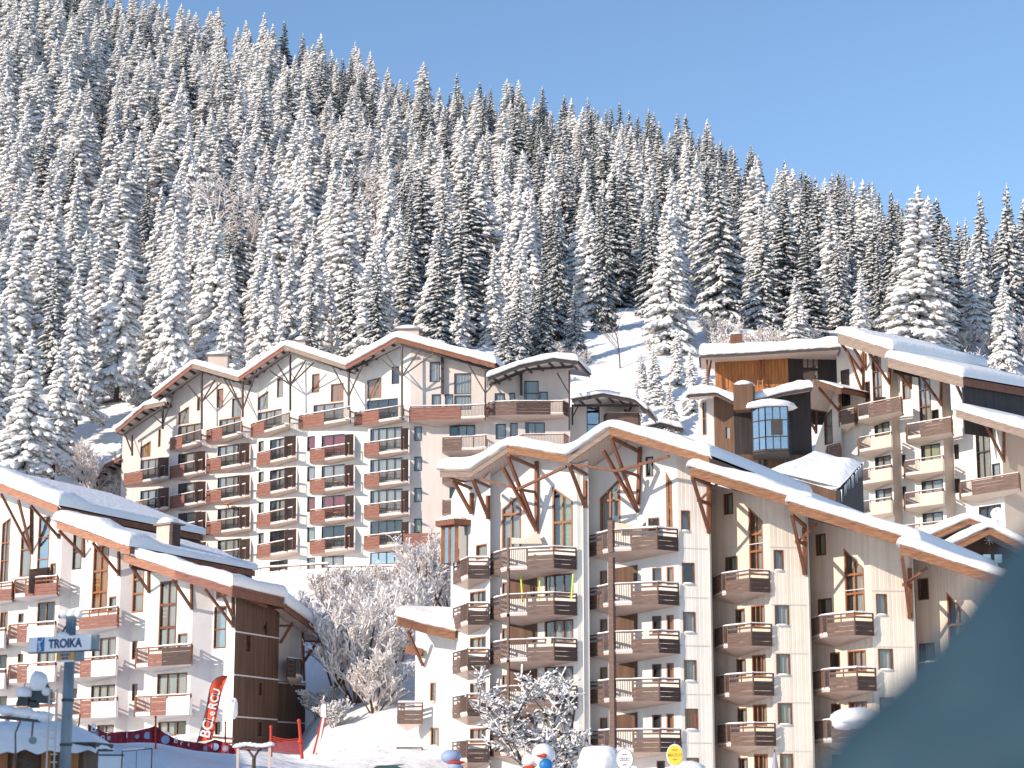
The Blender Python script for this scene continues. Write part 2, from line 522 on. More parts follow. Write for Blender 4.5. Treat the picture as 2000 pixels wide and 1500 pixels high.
class Building:
    def __init__(self, name, base, label, cat='building', group=None):
        self.root = thing(name, base, label, cat, group)
        self.facets = []
    def facet(self, a, b, zb=1530, roof=None, ztop=None, m='white', depth=.22, ref=1200):
        pl = Plane(a, b, ref)
        pl.zb = pl.sz((a[0] + b[0]) / 2, zb)[1]
        pl.roof, pl.ztop, pl.mat, pl.depth = roof, ztop, m, depth
        self.facets.append(pl)
        return pl
    def build_walls(self):
        for pl in self.facets:
            def top(s):
                if pl.roof is None:
                    if callable(pl.ztop):
                        return pl.ztop(s)
                    return pl.ztop
                return pl.roof.under(pl.pt(s, 0))[1] + .1
            br = {0.0, pl.len}
            if pl.roof is not None:
                sa, sb = pl.roof.under(pl.pt(0, 0))[0], pl.roof.under(pl.pt(pl.len, 0))[0]
                for s_, _ in pl.roof.e:
                    t = (s_ - sa) / (sb - sa)
                    if 0 < t < 1:
                        br.add(t * pl.len)
            for (o0, o1, zb, zt0, zt1) in pl.openings:
                br.add(max(0, o0)); br.add(min(pl.len, o1))
            br = sorted(br)
            mb = MB(); mb.uv = []
            D = pl.depth
            def q(pts, mi):
                mb.add([pl.pt(*p) for p in pts], [tuple(range(len(pts)))], mi)
                mb.uv.extend([(p[0], p[1]) for p in pts])
            for a, b in zip(br, br[1:]):
                if b - a < 1e-4:
                    continue
                mid = (a + b) / 2
                ops = []
                for (o0, o1, zb, zt0, zt1) in pl.openings:
                    if o0 - 1e-6 <= mid <= o1 + 1e-6:
                        f = lambda s: zt0 + (zt1 - zt0) * (s - o0) / (o1 - o0)
                        ops.append((zb, f(a), f(b)))
                ops.sort()
                ca = cb = pl.zb
                for zb, ta, tb in ops:
                    if zb > max(ca, cb):
                        q([(a, ca), (b, cb), (b, zb), (a, zb)], 0)
                    ca, cb = max(ca, ta), max(cb, tb)
                if top(a + 1e-4) > ca or top(b - 1e-4) > cb:
                    q([(a, ca), (b, cb), (b, max(cb, top(b - 1e-4))), (a, max(ca, top(a + 1e-4)))], 0)
            for (o0, o1, zb, zt0, zt1) in pl.openings:
                q([(o0, zb), (o1, zb), (o1, zb, -D), (o0, zb, -D)], 0)
                q([(o0, zt0), (o1, zt1), (o1, zt1, -D), (o0, zt0, -D)], 0)
                q([(o0, zb), (o0, zt0), (o0, zt0, -D), (o0, zb, -D)], 0)
                q([(o1, zb), (o1, zt1), (o1, zt1, -D), (o1, zb, -D)], 0)
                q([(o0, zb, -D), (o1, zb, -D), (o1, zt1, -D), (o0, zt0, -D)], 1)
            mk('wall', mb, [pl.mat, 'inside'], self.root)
    def window(self, pl, x0, y0, x1, y1, y1r=None, fm='woodwin', mull=1, trans=(), cur=None, glass='glass', snow=False, fw=0.07, yt_r=None):
        """window between picture columns x0..x1 and rows y0 (top) .. y1 (bottom); yt_r: top row at the right end"""
        xm, ym = (x0 + x1) / 2, (y0 + y1) / 2
        s0, s1 = pl.sz(x0, ym)[0], pl.sz(x1, ym)[0]
        zt0 = pl.sz(xm, y0)[1]
        zt1 = pl.sz(xm, yt_r)[1] if yt_r else zt0
        zb = pl.sz(xm, y1)[1]
        s0, s1 = max(s0, .02), min(s1, pl.len - .02)
        if s1 - s0 < .15:
            return
        pl.openings.append((s0, s1, zb, zt0, zt1))
        W = s1 - s0
        L = lambda x, y, z: Vector((x, y, z))
        f = MB()
        h0, h1 = zt0 - zb, zt1 - zb
        ht = lambda x: h0 + (h1 - h0) * x / W
        y_0, y_1 = -.02, .10
        def bar(xa, xb, z0a, z0b, z1a, z1b, ya=y_0, yb=y_1):
            f.prism([L(xa, ya, z0a), L(xb, ya, z0b), L(xb, ya, z1b), L(xa, ya, z1a)], L(0, yb - ya, 0))
        bar(0, fw, 0, 0, ht(0), ht(fw)); bar(W - fw, W, 0, 0, ht(W - fw), ht(W))
        bar(fw, W - fw, 0, 0, fw, fw); bar(fw, W - fw, ht(fw) - fw, ht(W - fw) - fw, ht(fw), ht(W - fw))
        for i in range(1, mull):
            x = W * i / mull
            bar(x - fw * .45, x + fw * .45, fw, fw, ht(x) - fw, ht(x) - fw, .0, .085)
        for t in trans:
            z = max(h0, h1) * t
            if z < min(h0, h1) - fw:
                bar(fw, W - fw, z - fw * .6, z - fw * .6, z + fw * .6, z + fw * .6, .005, .09)
            else:
                xe = W * (z - h0) / (h1 - h0)
                if h1 > h0:
                    bar(xe, W - fw, z - fw * .6, z - fw * .6, z + fw * .6, z + fw * .6, .005, .09)
                else:
                    bar(fw, xe, z - fw * .6, z - fw * .6, z + fw * .6, z + fw * .6, .005, .09)
        o = mk('window', f, fm, self.root)
        o.location = pl.pt(s0, zb)
        o.rotation_euler = (0, 0, pl.ang)
        g = MB()
        g.quad(L(fw * .5, .06, fw * .5), L(W - fw * .5, .06, fw * .5), L(W - fw * .5, .06, h1 - fw * .5), L(fw * .5, .06, h0 - fw * .5))
        mk('pane', g, glass, o)
        if cur:
            c = MB()
            kind, a, b = cur
            x0_, x1_ = W * a, W * b
            n = max(4, int((x1_ - x0_) / .09))
            pr = None
            for i in range(n + 1):
                x = x0_ + (x1_ - x0_) * i / n
                yy = .155 + .035 * math.sin(i * 2.1) 
                cu = (L(x, yy, fw), L(x, yy, max(fw + .01, ht(x) - fw)))
                if pr:
                    c.quad(pr[0], cu[0], cu[1], pr[1])
                pr = cu
            mk('curtain', c, kind, o, smooth=True)
        if snow:
            sn = MB()
            sn.blob(L(W / 2, -.05, .01), W * .5, .09, .07, 8, 4, .2)
            mk('sill_snow', sn, 'snow', o, True)
        return o

CUR = ['curtain', 'curtain', 'curtain', None, None]
def rcur(r=None):
    t = RN.random()
    if t < .28:
        return None
    if t < .5:
        return ('curtain', .03, .97)
    if t < .72:
        return ('curtain', .45, .97)
    if t < .86:
        return ('curtain', .03, .5)
    return ('curtain', .25, .75)

_bal = {}
def balcony(bld, pl, s, z, plan, segs, key, H=1.05, slab=.16, slabmat='slabbounce', post=None, railmat='plank', snow=True, part=None, boards=True, haunch=.42, floor_in=0.1, label=None):
    """plan: local (s, d) corners from wall to wall; segs: list of (edge, t0, t1, kind, material)
    kinds: 'plank' (boarded lower part, open top rail), 'full' (boarded to the rail), 'bars', 'conc' (solid parapet)
    part: list of (s, d0, d1, height, slope) dark partition plates standing on the floor"""
    V = lambda x, d, zz: Vector((x, -d, zz))
    if key not in _bal:
        L = []
        mb = MB()
        poly = [V(plan[0][0], -floor_in, 0)] + [V(a, d, 0) for a, d in plan] + [V(plan[-1][0], -floor_in, 0)]
        wd = plan[-1][0] - plan[0][0]
        Q = V(plan[0][0] + wd * .36, -.02, -slab - haunch)
        E = [p - Z * slab * .8 for p in poly]
        mb.add(poly, [tuple(range(len(poly)))])
        for p_, q_, r_, t_ in zip(poly, poly[1:], E, E[1:]):
            mb.quad(r_, t_, q_, p_)
            mb.add([r_, t_, Q], [(0, 1, 2)])
        L.append(('balcony', mb.mesh('balcony', slabmat), None))
        rail = MB()
        sn = MB()
        edges = list(zip(plan, plan[1:]))
        plates = [part] if part and not isinstance(part, list) else (part or [])
        hasrail = set()
        for (ei, t0, t1, kind, m) in segs:
            (a0, d0), (a1, d1) = edges[ei]
            p0, p1 = V(a0 + (a1 - a0) * t0, d0 + (d1 - d0) * t0, 0), V(a0 + (a1 - a0) * t1, d0 + (d1 - d0) * t1, 0)
            dr = (p1 - p0).normalized()
            out = Vector((dr.y, -dr.x, 0))
            ln = (p1 - p0).length
            if kind != 'conc':
                rail.beam(p0 + Z * H, p1 + Z * H, .10, .07)
                rail.beam(p0 + Z * .05, p0 + Z * H, .06)
                rail.beam(p1 - dr * .02 + Z * .05, p1 - dr * .02 + Z * H, .06)
            if kind in ('plank', 'full'):
                hp = (.62 if kind == 'plank' else .93) * H
                n = 3 if kind == 'plank' else 4
                if boards:
                    for i in range(n):
                        q = MB()
                        zz = -.14 + (hp + .14) * i / n
                        pr = .012 * (i % 2)
                        q.box(p0 + out * (.045 + pr) + Z * zz, p1 - p0, -out * .035, Z * ((hp + .14) / n - .018))
                        L.append(('plank', q.mesh('plank', m), None))
                else:
                    q = MB()
                    for i in range(n):
                        zz = -.14 + (hp + .14) * i / n
                        q.box(p0 + out * (.045 + .012 * (i % 2)) + Z * zz, p1 - p0, -out * .035, Z * ((hp + .14) / n - .018))
                    L.append(('board_panel', q.mesh('board_panel', m), None))
                if kind == 'plank':
                    rail.beam(p0 + Z * H * .80 + out * .02, p1 + Z * H * .80 + out * .02, .05, .10)
                    nb = max(1, int(ln / .9))
                    for i in range(nb + 1):
                        c = p0 + (p1 - p0) * (i / nb)
                        rail.beam(c + Z * hp * .9, c + Z * H, .05)
            elif kind == 'bars':
                q = MB()
                nb = max(2, int(ln / .125))
                for i in range(nb):
                    c = p0 + (p1 - p0) * ((i + .5) / nb)
                    q.beam(c + Z * .02, c + Z * (H - .02), .028)
                q.beam(p0 + Z * .1, p1 + Z * .1, .04)
                L.append(('baluster_row', q.mesh('baluster_row', m), None))
                if snow:
                    fs = MB(); fs.box(p0 + out * .02, p1 - p0, -out * .45, Z * .13)
                L.append(('floor_snow', fs.mesh('floor_snow', 'snow'), None))
            elif kind == 'conc':
                q = MB()
                q.box(p0 + out * .06 - Z * slab, p1 - p0, -out * .14, Z * (slab + H * .82))
                L.append(('parapet', q.mesh('parapet', m), None))
                rail.beam(p0 + Z * H, p1 + Z * H, .07, .05)
                nb = max(1, int(ln / 1.2))
                for i in range(nb + 1):
                    c = p0 + (p1 - p0) * (i / nb)
                    rail.beam(c + Z * H * .8, c + Z * H, .04)
            if snow:
                nn = max(2, int(ln / .3))
                prev = None
                hh = RN.uniform(.06, .10)
                for i in range(nn + 1):
                    c = p0 + (p1 - p0) * (i / nn)
                    hj = hh * (1 + .35 * noise.noise(c * 2.1 + Vector((len(L), 3, 7))))
                    cur = (c + Z * (H + .035) + out * .06, c + Z * (H + .03 + hj), c + Z * (H + .035) - out * .06)
                    if prev:
                        sn.add(list(prev) + list(cur), [(0, 3, 4, 1), (1, 4, 5, 2), (0, 2, 5, 3)])
                    prev = cur
        L.append(('railing', rail.mesh('railing', railmat), None))
        if sn.f:
            L.append(('rail_snow', sn.mesh('rail_snow', 'snow'), None))
        for (ps, da, db, hh, sl) in plates:
            q = MB()
            q.prism([V(ps, da, 0), V(ps, db, 0), V(ps, db, hh - sl), V(ps, da, hh)], Vector((.05, 0, 0)))
            L.append(('partition', q.mesh('partition', 'plank'), None))
        if post:
            ps, pd, z0, z1, wd = post
            q = MB()
            q.beam(V(ps, pd, z0), V(ps, pd, z1), wd)
            L.append(('post', q.mesh('post', railmat), None))
        _bal[key] = L
    L = _bal[key]
    o = bpy.data.objects.new('balcony', L[0][1])
    put(o, bld.root)
    o.location = pl.pt(s, z)
    o.rotation_euler = (0, 0, pl.ang)
    if label:
        o['label'] = label
    for nm, me, _ in L[1:]:
        put(bpy.data.objects.new(nm, me), o)
    return o

def strut(bld, pl, a, b, w=.16, m='beam', name='strut', h=None):
    """timber from (px, py, offset) to (px, py, offset) against plane pl"""
    q = MB()
    q.beam(pl.hit(*a), pl.hit(*b), w, h or w)
    return mk(name, q, m, bld.root)

# =================================================================== front apartment building (right half of the picture)
A = Building('apartment_building', P(1140, 1540, 116), 'large cream apartment building with zigzag snowy roof, orange fascia and red brown timber struts')
bA = (.49, .87)
rA1 = Roof(A.root, Plane((879, 116.5), (1383, 110.2), 900), [(860, 932), (879, 932.5), (920, 932), (991, 885), (1110, 905), (1191, 849), (1386, 908)],
           .42, bA, -.02, 15, .72, seg=['greywood', 'greywood', 'greywood', 'wood', 'greywood', 'wood'])
rA2 = Roof(A.root, Plane((1349, 110.0), (1583, 109), 950), [(1349, 930), (1586, 1002)], .5, bA, -.02, 14, .62)
rA3 = Roof(A.root, Plane((1541, 108.4), (1795, 107.4), 1020), [(1542, 999), (1797, 1077)], .5, bA, -.02, 14, .62)
rA4 = Roof(A.root, Plane((1757, 106.8), (1990, 106), 1100), [(1758, 1082), (1985, 1155)], .5, bA, -.02, 14, .55)

def planpx(pl, pts):
    r = [(pl.sz(x, y, d)[0], d) for x, y, d in pts]
    return r[0][0], [(a - r[0][0], d) for a, d in r]

fa0 = A.facet((893, 119.6), (957, 116.6), 1530, rA1, m='white')
fa1 = A.facet((957, 117.4), (1127, 114.4), 1530, rA1, m='white')
fs1 = A.facet((1127, 114.4), (1151, 114.6), 1530, rA1, m='creamflat')
fr0 = A.facet((957.2, 116.6), (957.6, 117.4), 1530, rA1, m='white')
fr1 = A.facet((1151, 114.6), (1152, 116.0), 1530, rA1, m='white')
fa2 = A.facet((1152, 116.0), (1326, 113.2), 1530, rA1, m='white')
fs2 = A.facet((1326, 113.2), (1391, 113.6), 1530, rA1, m='creamflat')
fr2 = A.facet((1391, 113.6), (1392.5, 116.4), 1530, rA2, m='tanwall')  # right-facing return: tan shade put into the wall colour
fa3 = A.facet((1392.5, 116.4), (1506, 112.4), 1530, rA2, m='creamshade')  # same cream boards, recess shade put into their colour
fs3 = A.facet((1506, 112.4), (1583, 112.8), 1530, rA2, m='cream')
fr3 = A.facet((1583, 112.8), (1584.5, 115.4), 1530, rA3, m='tanwall')
fa4 = A.facet((1584.5, 115.4), (1703, 111.4), 1530, rA3, m='creamshade')
fs4 = A.facet((1703, 111.4), (1787, 111.8), 1530, rA3, m='cream')
fr4 = A.facet((1787, 111.8), (1788.5, 114.2), 1530, rA4, m='tanwall')
fa5 = A.facet((1788.5, 114.2), (1925, 110.4), 1530, rA4, m='creamshade')
fs5 = A.facet((1925, 110.4), (2040, 111), 1530, rA4, m='cream')
fe = A.facet((880, 128), (893, 119.6), 1530, rA1, m='white')

# --- windows of the plain strips
for k, (x0, y0, x1, y1) in enumerate([(1330, 997, 1347, 1037), (1332, 1099, 1356, 1140), (1334, 1195, 1358, 1235), (1336, 1289, 1360, 1330), (1338, 1384, 1363, 1425), (1341, 1480, 1365, 1521)]):
    A.window(fs2, x0, y0, x1, y1, cur=('curtred' if k == 4 else 'curtain', .3, .95) if k != 1 else None, snow=True)
for k, (x0, y0, x1, y1) in enumerate([(1511, 1074, 1530, 1114), (1513, 1180, 1541, 1221), (1516, 1276, 1543, 1318), (1519, 1373, 1547, 1415), (1523, 1472, 1549, 1512)]):
    A.window(fs3, x0, y0, x1, y1, cur=('curtain', .35, .95), snow=True)
for x0, y0, x1, y1 in [(1711, 1160, 1732, 1201), (1715, 1267, 1744, 1308), (1718, 1362, 1748, 1402)]:
    A.window(fs4, x0, y0, x1, y1, cur=('curtain', .2, .9), snow=True)

# --- column of three-sided balconies at the left corner
s, pl0 = planpx(fa0, [(886, 1187, .1), (914, 1178, 1.15), (955, 1180, .12)])
seg0 = [(0, 0, .52, 'plank', 'plank'), (0, .52, 1, 'bars', 'plank'), (1, 0, 1, 'plank', 'plankdark')]  # right end carries its shade in the darker plank colour
for i, y in enumerate([1088.5, 1178, 1267, 1356, 1446]):
    z = fa0.sz(914, y, 1.15)[1] - 1.08
    balcony(A, fa0, s, z, pl0, seg0, 'A0')
    if i < 5:
        A.window(fa0, 918, y + 66 if i < 4 else 1505, 949, y + 95 if i < 4 else 1528, mull=2, fm='orangewin', cur=('curtain', .1, .6))
A.window(fa0, 930, 1063, 951, 1092, fm='orangewin', cur=('curtain', .1, .9))
# boxed wooden bay window on the top balcony
q = MB()
pz = lambda x, y, d: fa0.hit(x, y, d)
bay = [fa0.pt(s + a, 0, d) for a, d in ((-.45, .0), (.25, 1.0), (1.35, .75), (1.35, 0))]
zb0, zb1 = fa0.sz(900, 1096, .8)[1], fa0.sz(900, 1024, .8)[1]
q.prism([p + Z * zb0 for p in bay], Z * (zb1 - zb0))
o = mk('bay_window', q, 'glassblue', A.root)
for (a, b, c) in [(0, 1, 3), (1, 2, 2)]:
    for i in range(c + 1):
        p = bay[a] + (bay[b] - bay[a]) * (i / c)
        f = MB(); f.beam(p + Z * zb0, p + Z * zb1, .16 if i % 2 else .22)
        mk('mullion', f, 'orangewin', o)
q = MB()
cap = [fa0.pt(s + a, zb1 + .02, d) for a, d in ((-.8, -.1), (.2, 1.5), (1.75, 1.15), (1.75, -.1))]
q.prism(cap, Z * .32)
mk('bay_roof', q, 'beam', o)
q = MB(); q.blob(fa0.pt(s + .35, zb1 + .3, .5), 1.15, .8, .42, 14, 7, .15, bottom=-.1, rot=fa0.ang)
mk('bay_snow', q, 'snow', o, True)

# --- first wide column
s, pl1 = planpx(fa1, [(958, 1172, .1), (993, 1162, 1.75), (1082, 1157, 1.45), (1126, 1160, .12)])
seg1 = [(0, 0, .58, 'plank', 'plank'), (0, .58, 1, 'bars', 'plank'), (1, 0, .42, 'bars', 'plank'), (1, .42, 1, 'plank', 'plank'), (2, 0, 1, 'plank', 'plankdark')]  # darker planks paint the shade of the right-facing end
for i, y in enumerate([1067, 1157, 1246.5, 1338, 1431]):
    z = fa1.sz(1082, y, 1.45)[1] - 1.08
    balcony(A, fa1, s, z, pl1, seg1, 'A1t' if i == 0 else 'A1', post=(pl1[1][0], pl1[1][1], -.16, 1.72 if i == 0 else 2.5, .13))
    if i:
        A.window(fa1, 980, y - 20, 991, y + 12, fm='orangewin', cur=('curtain', .1, .6))
        A.window(fa1, 1064, y - 36, 1120, y + 8, mull=3, fm='woodwin', cur=('curtain', .05, .3) if i == 1 else ('curtain', .3, .98))
        q = MB(); q.prism([fa1.hit(996, y - 33, .02), fa1.hit(1049, y - 43, .02), fa1.hit(1049, y + 10, .02), fa1.hit(996, y + 12, .02)], fa1.n * .05)
        mk('partition', q, 'brownwall', A.root)
A.window(fa1, 1060, 1488, 1118, 1524, mull=2, cur=('curtain', .1, .5))
A.window(fa1, 980, 993, 1018, 1072, yt_r=963, mull=2, trans=(.62,), fm='orangewin', cur=('curtain', .05, .95), fw=.11)
A.window(fa1, 1079, 948, 1119, 1072, yt_r=980, mull=2, trans=(.42,), fm='orangewin', cur=('curtgreen', .3, .97), fw=.11)
# tan windbreak panel on the top balcony
q = MB(); q.prism([fa1.hit(1000, 1062, .5), fa1.hit(1000, 1050, .5), fa1.hit(1026, 1052, .5), fa1.hit(1048, 1038, .5), fa1.hit(1060, 1062, .5)], fa1.n * .05)
mk('windbreak_panel', q, 'tanwall', A.root)

# --- second wide column
s, pl2 = planpx(fa2, [(1151, 1152, .1), (1198, 1142, 1.75), (1285, 1137, 1.46), (1325, 1140, .12)])
for i, y in enumerate([1030, 1136.5, 1231, 1325, 1424]):
    z = fa2.sz(1285, y, 1.46)[1] - 1.08
    balcony(A, fa2, s, z, pl2, seg1, 'A2t' if i == 0 else 'A2', post=(pl2[1][0] - .1, pl2[1][1], -.16, 1.6 if i == 0 else 2.55, .30))
    if i:
        A.window(fa2, 1172, y - 22, 1186, y + 6, fm='orangewin', cur=('curtain', .1, .7))
        A.window(fa2, 1274, y - 28, 1292, y + 6, fm='woodwin')
        A.window(fa2, 1302, y - 30, 1316, y + 6, fm='orangewin', cur=('curtorange', .3, .9))
        q = MB(); q.prism([fa2.hit(1200, y - 26, .02), fa2.hit(1245, y - 33, .02), fa2.hit(1245, y + 4, .02), fa2.hit(1200, y + 4, .02)], fa2.n * .05)
        mk('partition', q, 'brownwall', A.root)
A.window(fa2, 1283, 1486, 1299, 1524, fm='woodwin')
A.window(fa2, 1172, 972, 1212, 1042, yt_r=934, mull=2, trans=(.6,), fm='orangewin', cur=('curtain', .05, .95), fw=.11)
A.window(fa2, 1301, 920, 1313, 1036, yt_r=942, fm='wood', trans=(.4,), fw=.16)
A.window(fa2, 1261, 892, 1276, 931, fm='darkwin', cur=('curtain', .4, .95))
A.window(fa2, 1266, 1011, 1288, 1036, fm='woodwin')
q = MB(); q.prism([fa2.hit(1200, 1036, .5), fa2.hit(1200, 1020, .5), fa2.hit(1240, 1026, .5), fa2.hit(1262, 1020, .5), fa2.hit(1262, 1036, .5)], fa2.n * .05)
mk('windbreak_panel', q, 'tanwall', A.root)

# --- two stepped columns to the right
s, pl3 = planpx(fa3, [(1394, 1126, .1), (1410, 1118, 1.15), (1464, 1112, 1.35), (1503, 1114, .1)])
seg3 = [(0, 0, 1, 'bars', 'plank'), (1, 0, .16, 'bars', 'plank'), (1, .16, 1, 'plank', 'plank'), (2, 0, 1, 'plank', 'plankdark')]  # right-facing end again has its shade painted by darker planks
for i, y in enumerate([1112, 1217, 1314, 1412]):
    z = fa3.sz(1466, y, 1.35)[1] - 1.08
    balcony(A, fa3, s + i * .05, z, pl3, seg3, 'A3')
for i in range(4):
    y = 1182 + 97 * i
    A.window(fa3, 1437 + i * 2, y + 7, 1455 + i * 2, y + 42, fm='woodwin', cur=('curtain', .4, .95))
    A.window(fa3, 1467 + i * 2, y, 1494 + i * 2, y + 42, mull=3, fm='orangewin', cur=('curtain', .5, .95))
A.window(fa3, 1414, 964, 1432, 1005, fm='woodwin', cur=('curtain', .3, .9))
A.window(fa3, 1417, 1087, 1441, 1118, fm='woodwin', cur=('curtain', .4, .9))
A.window(fa3, 1463, 988, 1490, 1118, yt_r=1019, mull=2, trans=(.32, .58), fm='orangewin', cur=('curtain', .4, .95), fw=.1)

s, pl4 = planpx(fa4, [(1581, 1208, .1), (1606, 1198, 1.5), (1669, 1196, 1.35), (1705, 1199, .1)])
for i, y in enumerate([1196, 1304, 1404]):
    z = fa4.sz(1668, y, 1.35)[1] - 1.08
    balcony(A, fa4, s + i * .05, z, pl4, seg3, 'A4')
for i in range(3):
    y = 1270 + 100 * i
    A.window(fa4, 1622 + i * 2, y + 4, 1641 + i * 2, y + 42, fm='woodwin')
    A.window(fa4, 1656 + i * 2, y, 1692 + i * 2, y + 42, mull=3, fm='orangewin', cur=('curtain', .3, .95))
A.window(fa4, 1594, 1043, 1613, 1085, fm='woodwin', cur=('curtgreen', .3, .9))
A.window(fa4, 1598, 1169, 1625, 1204, fm='woodwin', cur=('curtain', .4, .9))
A.window(fa4, 1650, 1068, 1688, 1202, yt_r=1112, mull=2, trans=(.32, .6), fm='orangewin', cur=('curtain', .3, .95), fw=.1)
A.window(fa5, 1793, 1130, 1814, 1172, fm='woodwin')
A.window(fa5, 1796, 1256, 1826, 1300, fm='woodwin', cur=('curtain', .3, .9))
A.window(fa5, 1851, 1155, 1893, 1262, yt_r=1205, mull=2, trans=(.4,), fm='orangewin', cur=('curtain', .3, .95), fw=.1)
s, pl5 = planpx(fa5, [(1786, 1300, .1), (1812, 1290, 1.5), (1872, 1286, 1.35), (1915, 1290, .1)])
for y in (1290, 1392):
    balcony(A, fa5, s, fa5.sz(1872, y, 1.35)[1] - 1.08, pl5, seg3, 'A5')

# --- storey joints
for pl, ys in ((fs2, [1072, 1168, 1262, 1357, 1452]), (fs3, [1070, 1182, 1277, 1373, 1468]), (fs4, [1155, 1264, 1360]), (fa3, [1068]), (fa4, [1156])):
    for y in ys:
        z = pl.sz(pl_x := 1358 if pl is fs2 else 1545 if pl is fs3 else 1745 if pl is fs4 else 1440 if pl is fa3 else 1640, y)[1]
        q = MB(); q.box(pl.pt(.0, z, .004), pl.u * pl.len, pl.n * .02, Z * .045)
        mk('storey_joint', q, 'concrete', A.root)

# --- timber struts carrying the eaves
def fan(pl, foot, tips, post=None, w=.17, m='beam', d=2.6):
    for (x, y, dd) in tips:
        strut(A, pl, (foot[0], foot[1], .14), (x, y, dd), w, m)
    if post:
        q = MB(); q.beam(pl.hit(post[0], post[1], .12), pl.hit(post[0] + (post[3] if len(post) > 3 else 0), post[2], .12), w * 1.15)
        mk('post', q, m, A.root)
fan(fa0, (921, 1003), [(886, 940, 1.6)], (921, 963, 1003))
strut(A, fa0, (886, 940, 1.6), (921, 954, .14), .14)
fan(fa0, (953, 1008), [(923, 936, 2.2)], (953, 968, 1014))
strut(A, fa0, (925, 937, 2.1), (956, 951, .14), .14)
fan(fa1, (1048, 1036), [(991, 890, 3.0), (982, 912, 2.9)], (1048, 901, 1040))
strut(A, fa1, (993, 890, 3.0), (1046, 913, .2), .17)
strut(A, fa1, (938, 935, 2.0), (1013, 955, 1.9), .14)
strut(A, fa1, (1013, 955, 1.9), (1106, 911, 2.9), .14)
strut(A, fa1, (1008, 955, 1.9), (1044, 961, .2), .14)
fan(fa1, (1143, 990), [(1112, 909, 3.0)], (1143, 939, 992))
strut(A, fa1, (1114, 909, 2.9), (1146, 927, .2), .15)
fan(fa2, (1246, 1000), [(1193, 855, 3.2), (1178, 879, 3.0)], (1250, 873, 985, -4))
strut(A, fa2, (1195, 855, 3.1), (1246, 881, .2), .17)
strut(A, fa2, (1126, 908, 2.6), (1205, 920, 2.2), .14)
strut(A, fa2, (1205, 920, 2.2), (1308, 891, 1.5), .14)
strut(A, fa2, (1208, 917, 2.2), (1246, 929, .2), .14)
fan(fs2, (1385, 1040), [(1352, 931, 3.2)], (1384, 942, 1041))
strut(A, fs2, (1354, 932, 3.1), (1388, 949, .2), .17)
strut(A, fs2, (1367, 977, 1.7), (1402, 944, 1.9), .15)
strut(A, fs2, (1364, 977, 1.8), (1388, 985, .1), .17)
fan(fs3, (1572, 1121), [(1546, 1004, 3.2)], (1571, 1030, 1122))
strut(A, fs3, (1547, 1006, 3.1), (1573, 1028, .2), .17)
strut(A, fs3, (1558, 1058, 1.7), (1596, 1022, 1.9), .15)
strut(A, fs3, (1555, 1058, 1.8), (1574, 1062, .1), .17)
fan(fs4, (1777, 1207), [(1762, 1088, 2.8)], (1777, 1110, 1208))
strut(A, fs4, (1769, 1141, 1.5), (1811, 1108, 1.9), .15)
strut(A, fs4, (1765, 1142, 1.6), (1779, 1144, .1), .17)

# --- low wing at the left foot of the building
rAw = Roof(A.root, Plane((775, 119.8), (889, 119.4), 1230), [(776, 1221), (834, 1238), (889, 1250)], .5, (.5, .87), .06, 7, .75, seg=['beam', 'wood'], lip=.1)
fw1 = A.facet((824, 121.8), (895, 120.6), 1530, rAw, m='white')
A.facet((812, 127), (824, 121.8), 1530, rAw, m='white')
A.window(fw1, 840, 1333, 851, 1371, fm='orangewin', cur=('curtain', .4, .95), snow=True)
A.window(fw1, 841, 1421, 857, 1457, fm='orangewin', cur=('curtain', .4, .95), snow=True)
for y in (1372, 1459):
    pw = Plane((777, 121.2), (826, 121), 1380)
    z = pw.sz(800, y, 0)[1] - 1.08
    balcony(A, pw, 0, z, [(0, -2), (.01, 0), (1.48, 0), (1.49, -.3)], [(0, 0, 1, 'plank', 'plank'), (1, 0, 1, 'plank', 'plank')], 'Aw', floor_in=0)
strut(A, fw1, (826, 1300, .1), (796, 1232, 1.6), .14)
q = MB(); q.prism([fw1.hit(792, 1259, .3), fw1.hit(825, 1267, .3), fw1.hit(825, 1282, .3), fw1.hit(792, 1276, .3)], fw1.n * -.1)
mk('fascia', q, 'beam', A.root)
A.build_walls()

